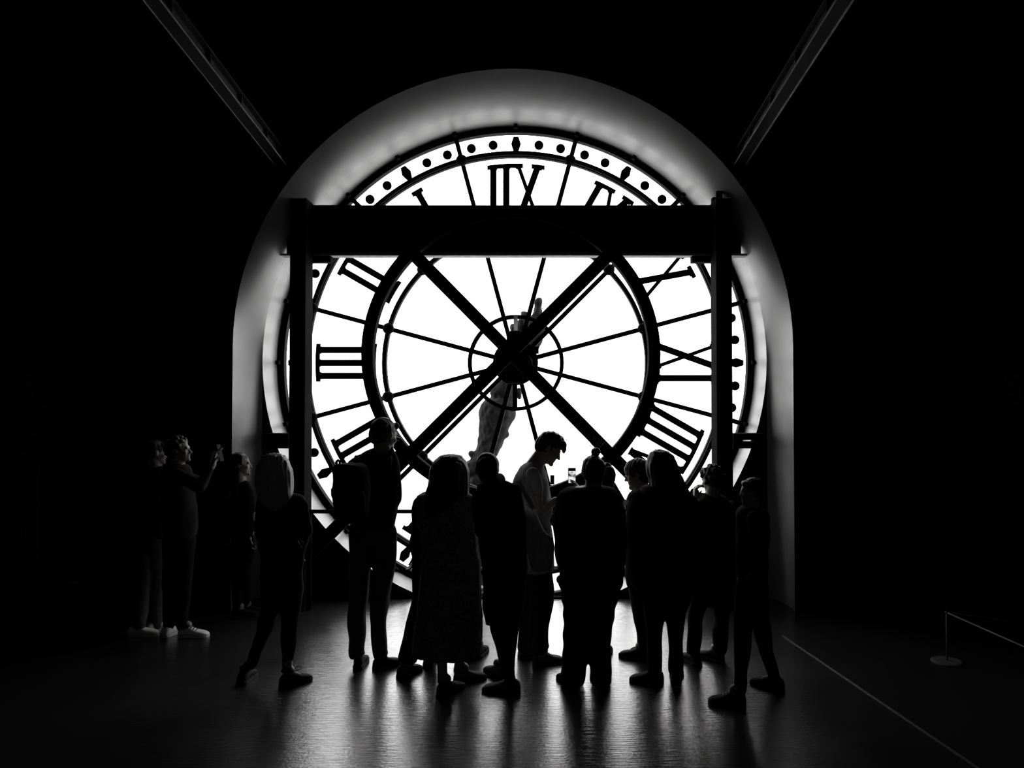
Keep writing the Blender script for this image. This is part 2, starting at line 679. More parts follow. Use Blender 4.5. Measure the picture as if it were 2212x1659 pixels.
# ================================================================== THE CLOCK
clock = thing('tower_clock', 'giant round glass clock face with black Roman numerals seen from behind', 'clock', tuple(CLK))
g = obj('outer_rim', MB().sector(499 * KC, 512 * KC, 0, 2 * PI, -0.04, 0.05, 144, True), M['dial'], clock, sm=False, local=True)
lug = None
for k in range(24):
    a = math.radians(15 * k)
    if lug is None:
        lug = obj('rim_lug', MB().box((-4 * KC, -0.11, 505 * KC), (4 * KC, -0.03, 516 * KC)), M['dial'], clock, local=True)
    else:
        rcopy(lug, clock, a)
obj('track_ring', MB().sector(450.5 * KC, 458.5 * KC, 0, 2 * PI, -0.05, 0.03, 144, True), M['dial'], clock, local=True)
obj('track_ring', MB().sector(446 * KC, 448.3 * KC, 0, 2 * PI, -0.04, 0.02, 144, True), M['dial'], clock, local=True)
obj('inner_ring', MB().sector(279 * KC, 288 * KC, 0, 2 * PI, -0.05, 0.03, 120, True), M['dial'], clock, local=True)
obj('hub_ring', MB().sector(95 * KC, 103.5 * KC, 0, 2 * PI, -0.05, 0.01, 72, True), M['dial'], clock, local=True)
# spokes with bosses
sp = None
for k in range(12):
    a = math.radians(15 + 30 * k)
    if sp is None:
        sp = obj('spoke', MB().box((-4.7 * KC, -0.045, 38 * KC), (4.7 * KC, 0.03, 500 * KC)), M['dial'], clock, local=True)
        bs = obj('boss', MB().ell((0, -0.06, 452.5 * KC), (12.5 * KC, 0.045, 12.5 * KC)), M['dial'], sp, sm=True, local=True)
        b2 = obj('boss', MB().ell((0, -0.06, 283.5 * KC), (12.5 * KC, 0.045, 12.5 * KC)), M['dial'], sp, sm=True, local=True)
        sp.rotation_euler = (0, a, 0)
    else:
        s2 = rcopy(sp, clock, a)
        for q in (bs, b2):
            rcopy(q, s2, 0)
# minute marks
dot = dia = None
for k in range(60):
    a = math.radians(6 * k)
    if k % 5:
        if dot is None:
            mb = MB()
            mb.prism([(9.9 * KC * math.sin(2 * PI * i / 24), 475 * KC + 9.9 * KC * math.cos(2 * PI * i / 24)) for i in range(24)], -0.03, -0.01)
            dot = obj('minute_dot', mb, M['dial'], clock, local=True)
            dot.rotation_euler = (0, a, 0)
        else:
            # dots keep clear of the spokes, as in the photograph
            off = {2: -0.25, 3: 0.25}.get(k % 5, 0)
            rcopy(dot, clock, math.radians(6 * k + off))
    else:
        if dia is None:
            mb = MB()
            mb.prism([(x * KC, (475 + z) * KC) for x, z in ((-5.5, -15.5), (5.5, -15.5), (10.5, 0), (5.5, 15.5), (-5.5, 15.5), (-10.5, 0))], -0.03, -0.01)
            dia = obj('hour_diamond', mb, M['dial'], clock, local=True)
            dia.rotation_euler = (0, a, 0)
        else:
            rcopy(dia, clock, a)
# numerals: strokes in (s, r), s runs clockwise as read from outside = to -x from inside
NUM = ['XII', 'I', 'II', 'III', 'IIII', 'V', 'VI', 'VII', 'VIII', 'IX', 'X', 'XI']
for hour, txt in enumerate(NUM):
    strokes, pos, tops, bots = [], 0.0, [], []
    prev = None
    for ch in txt:
        if ch == 'I':
            if prev == 'I':
                pos += 28
            elif prev:
                pos += 26
            strokes.append((pos, pos, 6.9))
            tops.append((pos, 13)); bots.append((pos, 13))
        else:
            if prev:
                pos += 26
            w_ = 43
            if ch == 'X':
                strokes += [(pos, pos + w_, 7.3), (pos + w_, pos, 4.2)]
                tops += [(pos, 14), (pos + w_, 10)]
                bots += [(pos, 10), (pos + w_, 14)]
            else:
                strokes += [(pos, pos + 21, 7.3), (pos + w_, pos + 23, 4.2)]
                tops += [(pos, 14), (pos + w_, 10)]
            pos += w_
        prev = ch
    lo = min(t[0] - t[1] for t in tops)
    hi = max(t[0] + t[1] for t in tops)
    mid = (lo + hi) / 2
    mb = MB()
    rt, rb = 427.5, 306.5
    for s0, s1, hw in strokes:
        x0, x1 = -(s0 - mid), -(s1 - mid)
        mb.prism([((x0 - hw) * KC, rt * KC), ((x0 + hw) * KC, rt * KC), ((x1 + hw) * KC, rb * KC), ((x1 - hw) * KC, rb * KC)], -0.032, -0.01)
    for lst, r_, sg in ((tops, rt, 1), (bots, rb, -1)):
        lst = sorted(lst)
        runs = []
        for c_, h_ in lst:
            if runs and c_ - h_ <= runs[-1][1] + 6:
                runs[-1][1] = c_ + h_
            else:
                runs.append([c_ - h_, c_ + h_])
        for q0, q1 in runs:
            x0, x1 = -(q0 - mid) * KC, -(q1 - mid) * KC
            rr = r_ * KC
            nseg = max(2, int((q1 - q0) / 12))
            top_, bot_ = [], []
            for i in range(nseg + 1):
                x = x0 + (x1 - x0) * i / nseg
                arc = math.sqrt(max(0.0, rr * rr - x * x)) - rr
                top_.append((x, rr + arc + sg * 4.4 * KC))
                bot_.append((x, rr + arc - sg * 4.4 * KC))
            mb.prism(top_ + bot_[::-1], -0.034, -0.012)
    # small brackets where the strokes meet the bars
    for s0, s1, hw in strokes:
        for sx_, r_, sg in ((s0, rt, -1), (s1, rb, 1)):
            x = -(sx_ - mid)
            arc = math.sqrt((r_ * KC) ** 2 - (x * KC) ** 2) - r_ * KC
            z_a, z_b = r_ * KC + arc + sg * 3 * KC, r_ * KC + arc + sg * 7.5 * KC
            mb.prism([((x - hw - 2.5) * KC, z_a), ((x + hw + 2.5) * KC, z_a), ((x + hw) * KC, z_b), ((x - hw) * KC, z_b)], -0.033, -0.011)
    o = obj('numeral', mb, M['dial'], clock, local=True)
    o['label'] = 'black mirrored numeral ' + txt
    o.rotation_euler = (0, math.radians(-30 * hour), 0)
# panes
for (ra, rb_, nn) in ((40, 95, 3), (103, 280, 5), (287, 451, 7), (458, 499.5, 9)):
    pr = None
    for k in range(12):
        a = math.radians(30 * k)
        hw_ = math.radians(15)
        if pr is None:
            pr = obj('glass_pane', MB().sector(ra * KC, rb_ * KC, -hw_ + 0.001, hw_ - 0.001, -0.006, 0.004, nn), M['glass'], clock, local=True)
        else:
            rcopy(pr, clock, a)
# hub and the clockwork on it
obj('hub', MB().sector(2 * KC, 48 * KC, 0, 2 * PI, -0.16, 0.06, 48, True), M['dial'], clock, local=True)
def cbox(name, x0, z0, x1, z1, d0, d1, m='steel', bevel=0.004):
    """box on the clock, given by pixels in the photograph relative to the clock plane"""
    a = P(x0, z1, Y2) - CLK
    b = P(x1, z0, Y2) - CLK
    return obj(name, MB().box((a.x, d0, a.z), (b.x, d1, b.z)), M[m], clock, local=True, bevel=bevel)
cbox('motor_box', 1097, 721, 1124, 826, -0.34, -0.05)
cbox('motor_bracket', 1096, 723, 1134, 731, -0.36, -0.05)
cbox('junction_box', 1136, 751, 1164, 765, -0.2, -0.05)
cbox('perforated_bar', 1110, 683, 1119, 718, -0.07, -0.062, 'plate', 0)
cbox('bar_clamp', 1109, 716, 1120, 724, -0.10, -0.05)
cbox('drop_bar', 1108, 822, 1118, 880, -0.08, -0.05)
cbox('lower_bracket', 1095, 800, 1131, 829, -0.30, -0.05)
mb = MB()
mb.tube([P(1142, 770, Y2 - .2) - CLK, P(1148, 778, Y2 - .22) - CLK, P(1150, 790, Y2 - .2) - CLK, P(1146, 800, Y2 - .18) - CLK], 0.008)
obj('cable', mb, M['brass'], clock, sm=True, local=True)

# ================================================================== STEEL FRAME IN FRONT OF THE CLOCK
frame = thing('steel_frame', 'black steel bracing frame standing before the clock with two posts and a cross', 'frame', tuple(P(1103.5, 1300, 7.55)))
Fa, Fb = 7.44, 7.67


def fpx(px, py, Y):
    return P(px, py, Y)


for (xa, xb) in ((625, 659), (1548, 1582)):
    p0, p1 = fpx(xa, 900, Fa), fpx(xb, 900, Fa)
    zt = fpx(xa, 428 if xa < 1000 else 428, Fa).z
    mb = MB().box((p0.x, Fa, 0), (p1.x, Fb, zt))
    o = obj('post', mb, M['steel'], frame, bevel=0.004)
    # narrow flange strips along the front edges
    for q in ((p0.x), (p1.x - 0.012)):
        mb = MB().box((q, Fa - 0.012, 0.0), (q + 0.012, Fa, zt))
        obj('flange_edge', mb, M['steel'], o)
# right post head
p0, p1 = fpx(1536, 430, 7.67), fpx(1549, 430, 7.67)
obj('post_head', MB().box((p0.x, 7.6, fpx(0, 445, 7.67).z), (p1.x, 7.67, fpx(0, 430, 7.67).z)), M['steel'], frame)
p0, p1 = fpx(1548, 412, 7.5), fpx(1560, 412, 7.5)
obj('post_head', MB().box((p0.x, 7.5, fpx(0, 445, 7.5).z), (p1.x, 7.54, fpx(0, 412, 7.5).z)), M['steel'], frame)
# cross beam behind the posts
xl, xr = fpx(611, 500, 7.74).x, fpx(1610, 500, 7.74).x
zb, zt = fpx(1100, 557, 7.80).z, fpx(1100, 443, 7.68).z
cb = obj('cross_beam', MB().box((xl + .06, 7.68, zb + 0.01), (xr - .06, 7.80, zt)), M['steel'], frame)
obj('flange', MB().box((xl, 7.675, zb), (xr, 7.805, zb + 0.02)), M['flange'], cb)  # pale colour stands in for light on the underside
for (a_, b_, y_) in ((659, 717, 568), (1493, 1548, 568)):
    p0, p1 = fpx(a_, y_, 7.74), fpx(b_, y_, 7.74)
    obj('gusset_plate', MB().box((p0.x, 7.69, p0.z), (p1.x, 7.79, zb)), M['steel'], frame)
# diagonals
wd = 27 / F * 7.55


def dpt(px, py):
    return P(px, py, 7.55)


obj('diagonal_brace', MB().bar(dpt(893, 548), dpt(1540, 1207), wd, 0.10), M['steel'], frame, bevel=0.002)
b_ = obj('diagonal_brace', MB().bar(dpt(1318, 548) + Vector((0, .006, 0)), dpt(664, 1202) + Vector((0, .006, 0)), wd, 0.10), M['steel'], frame, bevel=0.002)
# round brace
rc = P(1103.5, 765.5, 7.5)
mb = MB().sector(299 / F * 7.5, 324 / F * 7.5, 0, 2 * PI, 0, 0.11, 120, True)
me = mb.mesh('ring_brace')
me.transform(Matrix.Translation(rc))
obj('ring_brace', me, M['steel'], frame)
# side arms tying the posts to the wall
for (a_, b_) in ((568, 626), (1582, 1650)):
    for (y0_, y1_) in ((936, 950 if b_ > 1000 else 951), (954 if b_ > 1000 else 953, 968)):
        p0, p1 = P(a_, y1_, 7.70), P(b_, y0_, 7.70)
        obj('side_arm', MB().box((p0.x, 7.66, p0.z), (p1.x, 7.80, p1.z)), M['steel'], frame)
# closing plates beside the slot in each side arm
for (a_, b_) in ((568, 597), (605, 626), (1582, 1603), (1627, 1650)):
    p0, p1 = P(a_, 955, 7.70), P(b_, 949, 7.70)
    obj('slot_plate', MB().box((p0.x, 7.67, p0.z), (p1.x, 7.79, p1.z)), M['steel'], frame)

rail = thing('guard_rail', 'thin horizontal guard rail crossing low in front of the clock', 'railing', tuple(FL(1100, 1345)))
zr = P(700, 1105, 7.38).z
x0_, x1_ = P(664, 1105, 7.38).x, P(1545, 1105, 7.38).x
obj('handrail', MB().tube([(x0_, 7.38, zr), (x1_, 7.38, zr)], 0.019, 12), M['steel'], rail, sm=True)
for x in (x0_ + .02, x1_ - .02):
    obj('post', MB().box((x - 0.02, 7.36, 0), (x + 0.02, 7.40, zr - 0.005)), M['steel'], rail)

# ================================================================== ROOF BEAMS, BARRIERS, ORNAMENTS
for (ex, ey, ox, lab) in ((606, 342, 338, 'sloping steel roof beam meeting the wall at the upper left of the arch'),
                          (1598, 342, 1840, 'sloping steel roof beam meeting the wall at the upper right of the arch')):
    e = P(ex, ey, Y0)
    # runs towards the camera, rising gently
    d = Vector((0.012 if ex < 1000 else -0.0, -1, 0.107)).normalized()
    far = e + d * 11.2
    rb = thing('roof_beam', lab, 'beam', tuple(e))
    obj('web', MB().bar(e, far, 0.03, 0.10, Vector((0, 0, 1))), M['raw_steel'], rb)
    for s_ in (-1, 1):
        off = Vector((0, 0, 0.055 * s_))
        fl = obj('flange', MB().bar(e + off, far + off, 0.115, 0.012, Vector((0, 0, 1))), M['raw_steel'], rb)
    for s_ in (-1, 1):
        off = Vector((0.054 * s_, 0, -0.062))
        obj('lit_edge_strip', MB().bar(e + off, far + off, 0.007 if s_ * ex < 0 or s_ * (ex - 1100) < 0 else 0.014, 0.01, Vector((0, 0, 1))), M['flange'], rb)  # pale strips added to paint the lit lower edges of the beam
    for k in range(9):
        q = e + d * (0.5 + k * 0.62)
        obj('stiffener', MB().bar(q - Vector((0.045, 0, 0)), q + Vector((0.045, 0, 0)), 0.010, 0.10, Vector((0, 0, 1))), M['raw_steel'], rb)


def barrier(px, pytop, pybot, lab):
    base = FL(px, pybot)
    zt = P(px, pytop, base.y).z
    t = thing('barrier_post', lab, 'barrier post', tuple(base))
    obj('post', MB().tube([base, base + Vector((0, 0, zt))], 0.007, 8), M['brass'], t, sm=True)
    obj('base', MB().tube([base + Vector((0, 0, .0)), base + Vector((0, 0, .006)), base + Vector((0, 0, .014))], [0.115, 0.115, 0.10], 28), M['shoe_grey'], t)
    obj('cap', MB().ell(base + Vector((0, 0, zt)), (0.011, 0.011, 0.011)), M['brass'], t, sm=True)
    return base + Vector((0, 0, zt)), t


b1 = barrier(2046, 1323, 1430, 'low barrier post with cords on the dark floor, nearest the right edge')
b2_ = barrier(2098, 1258, 1337, 'low barrier post standing farther back on the right')
b3 = barrier(210, 1257, 1341, 'low barrier post standing on the left near the wall')


def cord(pts, par):
    obj('cord', MB().tube(pts, 0.006, 8), M['brass'], par, sm=True)


(b1, t1), (b2_, t2), (b3, t3) = b1, b2_, b3
cord([b1, P(2212, 1397, 5.3), P(2330, 1450, 4.9)], t1)
cord([b1, P(2212, 1346, 6.2), P(2400, 1376, 6.5)], t1)
cord([P(1966, 1235, 7.33), b2_], t2)
cord([b2_, P(2230, 1260, 7.0), P(2500, 1262, 7.0)], t2)
cord([P(290, 1240, 7.33), b3], t3)
cord([b3, P(100, 1259, 6.7), P(-350, 1262, 6.6)], t3)

# dim fluted pedestal with a bust at the far left
fb = FL(56, 1334)
ped = thing('fluted_pedestal', 'dim fluted stone pedestal at the far left carrying a bust', 'pedestal', tuple(fb))
Yp = fb.y
zcap = P(56, 965, Yp).z
rp_ = 23 / F * Yp
n = 96
mb = MB()
vs_, fs = [], []
for i, z in enumerate((0.06, zcap)):
    for k in range(n):
        a = 2 * PI * k / n
        r = rp_ * (1 + 0.05 * math.cos(16 * a))
        vs_.append((fb.x + r * math.cos(a), fb.y + r * math.sin(a), z))
for k in range(n):
    fs.append((k, (k + 1) % n, n + (k + 1) % n, n + k))
fs += [tuple(range(n - 1, -1, -1)), tuple(range(n, 2 * n))]
mb.add(vs_, fs)
obj('fluted_shaft', mb, M['shoe_grey'], ped)
obj('plinth', MB().box((fb.x - .16, fb.y - .16, 0), (fb.x + .16, fb.y + .16, 0.07)), M['shoe_grey'], ped, bevel=.006)
zc2 = P(56, 945, Yp).z
obj('capital', MB().box((fb.x - .19, fb.y - .19, zcap), (fb.x + .19, fb.y + .19, zc2)), M['dark_cloth'], ped, bevel=.008)
bust = thing('bust', 'small dim stone bust on the fluted pedestal at the far left', 'sculpture', (fb.x, fb.y, zc2))
mb = MB()
c_ = Vector((fb.x, fb.y, zc2))
mb.rings([(c_ + Vector((0, 0, .42)), .05, .05), (c_ + Vector((0, 0, .36)), .06, .06), (c_ + Vector((0, 0, .31)), .15, .09), (c_ + Vector((0, 0, .22)), .18, .1), (c_ + Vector((0, 0, .1)), .1, .08), (c_ + Vector((0, 0, 0)), .08, .08)])
mb.ell(c_ + Vector((0, 0, .5)), (.075, .09, .11))
mb.ell(c_ + Vector((.02, .09, .49)), (.015, .02, .03))
remesh(mb, 0.012, 'carved_bust', M['shoe_grey'], bust, 3)

# carved ornament hanging on a bracket at the right edge
oc = P(2200, 850, 7.2)
orn = thing('carved_ornament', 'faint carved scroll ornament fixed to the wall at the right edge', 'ornament', tuple(oc))
mb = MB()
for k in range(26):
    t = k / 25
    a = t * 4.2 * PI
    r = 0.20 * (1 - t * 0.8)
    mb.ell(oc + Vector((0.08 + r * math.cos(a), -0.02, r * math.sin(a) * 1.1)), (.035 * (1.2 - t * .6), .05, .035 * (1.2 - t * .6)), n=10, m=6)
for k in range(7):
    a = -0.3 + k * 0.35
    mb.capsule(oc + Vector((-.05, 0, .05)), oc + Vector((-.05 - .13 * math.cos(a), -.03, .05 + .16 * math.sin(a))), .03, .012)
remesh(mb, 0.012, 'carved_scroll', M['brass'], orn, 2)
obj('wall_bracket', MB().box((oc.x - .06, oc.y, oc.z - .1), (oc.x + .2, Y0, oc.z + .1)), M['wall'], orn)

# ================================================================== OUTSIDE
struct('ground', MB().box((-600, 8.6, -18.2), (600, 900, -18)), M['ground_far'])
Ys = 10.2
st = thing('stone_statue', 'weathered stone statue outside, seen through the glass behind the hub', 'statue', tuple(P(1040, 1080, Ys)))
st['outdoor'] = 1
mb = MB()


def srg(lst, Y, df=0.7):
    return [(P((a + b) / 2, y, Y), (b - a) / 2 / F * Y, (b - a) / 2 / F * Y * df) for y, a, b in lst]


mb.rings(srg([(668, 1158, 1169), (676, 1150, 1170), (690, 1140, 1176), (710, 1132, 1180), (740, 1122, 1170), (780, 1102, 1150), (822, 1078, 1118), (835, 1066, 1110), (850, 1059, 1110), (864, 1066, 1110)], Ys))
mb.rings(srg([(858, 1060, 1096), (866, 1045, 1108), (876, 1037, 1112), (890, 1034, 1115), (905, 1034, 1112), (920, 1034, 1103), (935, 1033, 1097), (950, 1032, 1090), (965, 1030, 1084), (976, 1026, 1078), (990, 1020, 1071), (1010, 1016, 1060), (1045, 1010, 1056), (1075, 1008, 1058)], Ys))
mb.ell(P(1163, 655, Ys), (9.6 / F * Ys, .07, 14 / F * Ys))
mb.ell(P(1135, 689, Ys), (10 / F * Ys, .07, 15 / F * Ys))
mb.capsule(P(1131, 678, Ys), P(1142, 700, Ys), 0.045, 0.06)
mb.ell(P(1108, 712, Ys), (6 / F * Ys, .06, 14 / F * Ys))
mb.ell(P(1124, 708, Ys), (8 / F * Ys, .06, 22 / F * Ys))
mb.ell(P(1144, 702, Ys), (15 / F * Ys, .1, 17 / F * Ys))
mb.capsule(P(1162, 664, Ys), P(1160, 700, Ys), .05, .09)
mb.ell(P(1121, 850, Ys), (6 / F * Ys, .05, 14 / F * Ys))
mb.ell(P(1094, 937, Ys), (6 / F * Ys, .05, 8 / F * Ys))
mb.ell(P(1020, 981, Ys), (8 / F * Ys, .05, 7 / F * Ys))
mb.ell(P(1020, 1012, Ys), (17 / F * Ys, .12, 20 / F * Ys))
mb.ell(P(1030, 1045, Ys), (22 / F * Ys, .14, 26 / F * Ys))
remesh(mb, 0.018, 'carved_figure', M['statue'], st, 2, 0.006, 40, 40, 3)
pb = P(1035, 1070, Ys)
obj('plinth', MB().box((pb.x - .45, Ys - .35, -2.2), (pb.x + .45, Ys + .35, pb.z)), M['statue'], st, bevel=.02)


def far_building(xa, xb, ytop, D, lab, cols, rows, roof=None):
    a, b = P(xa, ytop, D), P(xb, ytop, D)
    w = b.x - a.x
    t = thing('distant_building', lab, 'building', ((a.x + b.x) / 2, D, -18))
    obj('wall', MB().box((a.x, D, -18), (b.x, D + 14, a.z)), M['stone_far'], t)
    if roof:
        mb = MB()
        mb.prism([(a.x, a.z), (b.x, a.z), (b.x - w * .1, a.z + roof), (a.x + w * .1, a.z + roof)], D, D + 14)
        obj('roof', mb, M['window_far'], t)
    cw = w / cols
    for r in range(rows):
        for c in range(cols):
            x = a.x + cw * (c + .5)
            z = a.z - 2.2 - r * 3.4
            fo = obj('window', MB().box((x - .5, D - .05, z - .9), (x + .5, D, z + .9)), M['window_far'], t)
    return t


far_building(655, 722, 990, 150, 'pale distant building seen through the lower left of the glass', 5, 3, 1.6)
far_building(726, 800, 1006, 170, 'pale distant building behind the backpack wearer', 5, 2)
t = far_building(1190.5, 1195.5, 1012, 150, 'distant narrow tower seen beneath the bowed head', 2, 2)
far_building(1184, 1204, 1028, 170, 'distant low block at the foot of the narrow tower', 3, 1)

# ================================================================== PEOPLE
def head_prims(mb, c, h, R, face=True):
    """c: centre of the head, h: chin to crown in metres, R: orientation (x right, y face, z up)"""
    def E(p, r):
        mb.ell(c + R @ (Vector(p) * h), [q * h for q in r], R)

    def K(p, q, r0, r1):
        mb.capsule(c + R @ (Vector(p) * h), c + R @ (Vector(q) * h), r0 * h, r1 * h, 10)
    E((0, -.07, .14), (.325, .41, .36))
    E((0, .08, -.10), (.27, .29, .34))
    E((0, .13, -.31), (.20, .22, .17))
    K((-.13, .31, .09), (.13, .31, .09), .06, .06)        # brow
    K((0, .35, .04), (0, .44, -.115), .035, .048)         # nose
    E((-.05, .38, -.125), (.04, .05, .035)); E((.05, .38, -.125), (.04, .05, .035))
    K((-.06, .345, -.225), (.06, .345, -.225), .034, .034)  # lips
    K((-.05, .34, -.275), (.05, .34, -.275), .034, .034)
    E((0, .32, -.40), (.09, .08, .08))                    # chin
    E((-.17, .24, -.09), (.09, .09, .09)); E((.17, .24, -.09), (.09, .09, .09))
    for s in (-1, 1):                                     # ears
        E((s * .335, -.04, -.02), (.035, .085, .125))
        E((s * .35, -.03, .05), (.03, .06, .06))


def hand_prims(mb, w, d, nrm, s=0.175, curl=0.5, side=1, spread=1.0):
    """w wrist, d towards the fingers, nrm out of the palm, side: thumb on +-(d x nrm)"""
    d = d.normalized()
    nrm = (nrm - d * nrm.dot(d)).normalized()
    x = d.cross(nrm) * side
    pl = s * 0.5
    for k in range(4):
        o = (k - 1.5) * s * 0.118
        a = w + x * (o * 0.6) + d * (pl * .1)
        b = w + x * (-o) * -1 + d * pl
        mb.capsule(a, b, s * .085, s * .072, 8)
    lens = (0.40, 0.45, 0.42, 0.33)       # index .. little, index on the thumb side
    for k in range(4):
        o = (1.5 - k) * s * 0.128 * spread
        p = w + x * o + d * (pl * (1.0 - 0.04 * abs(k - 1)))
        L = lens[k] * s
        ang = 0.15
        dr = (d + x * (0.05 * (1.5 - k))).normalized()
        for j, fr in enumerate((0.45, 0.32, 0.23)):
            ang += curl * (0.8 if j == 0 else 1.1)
            q = p + (dr * math.cos(ang) + nrm * math.sin(ang)) * (L * fr)
            r0 = s * (0.054 - 0.005 * j)
            mb.capsule(p, q, r0, r0 * .92, 8)
            p = q
    p = w + x * (s * .13) + d * (s * .10)
    q = p + (x * .75 + d * .75 + nrm * .35).normalized() * s * .20
    mb.capsule(p, q, s * .07, s * .06, 8)
    t = q + (x * .25 + d * .85 + nrm * .5).normalized() * s * .15
    mb.capsule(q, t, s * .058, s * .05, 8)
    t2 = t + (d * .8 + nrm * .6).normalized() * s * .11
    mb.capsule(t, t2, s * .05, s * .042, 8)


def shoe(parent, heel, toe, m, ms, label=None, lace=False, boot=0.0, name='shoe'):
    heel, toe = Vector(heel), Vector(toe)
    d = (toe - heel)
    d.z = 0
    L = max(d.length, 0.24)
    d.normalize()
    c = Vector((-d.y, d.x, 0))
    prof = [(0.0, .024, .050), (.03, .031, .075), (.10, .036, .088), (.22, .038, .098), (.34, .038, .098), (.45, .041, .080), (.60, .046, .062), (.75, .049, .053), (.88, .044, .045), (.96, .032, .036), (1.0, .014, .024)]
    mb = MB()
    n = 14
    vs_, fs = [], []
    for t, w, h in prof:
        for k in range(n):
            a = 2 * PI * k / n
            x = w * math.copysign(abs(math.cos(a)) ** .7, math.cos(a))
            z = .018 + (h - .018) * (0.5 + 0.5 * math.copysign(abs(math.sin(a)) ** .8, math.sin(a)))
            taper = 1 - .25 * max(0, (z - .03) / .09)
            vs_.append(heel + d * (t * L) + c * (x * taper) + Vector((0, 0, z)))
    m_ = len(prof)
    for i in range(m_ - 1):
        for k in range(n):
            k2 = (k + 1) % n
            fs.append((i * n + k, i * n + k2, (i + 1) * n + k2, (i + 1) * n + k))
    fs += [tuple(range(n - 1, -1, -1)), tuple((m_ - 1) * n + k for k in range(n))]
    mb.add(vs_, fs)
    o = obj(name, mb, m, parent, sm=True)
    if label:
        o['label'] = label
    sb = MB()
    out = []
    for t, w, h in prof:
        out.append((t, w * 1.06 + .001))
    pts = [heel + d * (t * L * 1.01) + c * w for t, w in out] + [heel + d * (t * L * 1.01) - c * w for t, w in out[::-1]]
    k = len(pts)
    sb.add([p + Vector((0, 0, .001)) for p in pts] + [p + Vector((0, 0, .024)) for p in pts],
           [tuple(range(k - 1, -1, -1)), tuple(range(k, 2 * k))] + [(i, (i + 1) % k, k + (i + 1) % k, k + i) for i in range(k)])
    obj('sole', sb, ms, o)
    if lace:
        lb = MB()
        for t in (.44, .52, .60):
            q = heel + d * (t * L)
            lb.tube([q - c * .03 + Vector((0, 0, .078 - (t - .44) * .12)), q + Vector((0, 0, .09 - (t - .44) * .15)), q + c * .03 + Vector((0, 0, .078 - (t - .44) * .12))], .0035, 6)
        obj('laces', lb, M['sole_white'] if m is not M['shoe_white'] else M['shoe_grey'], o, sm=True)
    return o


def hair_cap(mb, c, h, R, kind):
    def E(p, r):
        mb.ell(c + R @ (Vector(p) * h), [q * h for q in r], R)

    def K(p, q, r0, r1):
        mb.capsule(c + R @ (Vector(p) * h), c + R @ (Vector(q) * h), r0 * h, r1 * h, 10)
    E((0, -.10, .17), (.355, .415, .37))
    E((0, -.20, .02), (.33, .33, .36))
    if kind == 'dome':
        E((0, -.05, .19), (.375, .45, .375))
        E((0, -.22, -.05), (.32, .30, .35))
    if kind == 'short':
        K((-.2, .22, .34), (.2, .22, .34), .10, .10)
        E((0, -.28, -.12), (.25, .2, .2))
    if kind == 'fringe':
        E((0, .0, .32), (.34, .40, .26))
        K((-.16, .28, .34), (.16, .28, .34), .14, .14)
        K((-.12, .38, .26), (.12, .38, .26), .09, .09)
        K((0, .42, .24), (0, .47, .12), .07, .03)
        K((.1, .38, .24), (.1, .43, .13), .06, .025)
        K((-.1, .38, .24), (-.1, .43, .13), .06, .025)
        E((0, -.28, -.10), (.25, .2, .22))
    if kind in ('long', 'bun', 'curly'):
        E((0, -.12, .12), (.385, .40, .40))


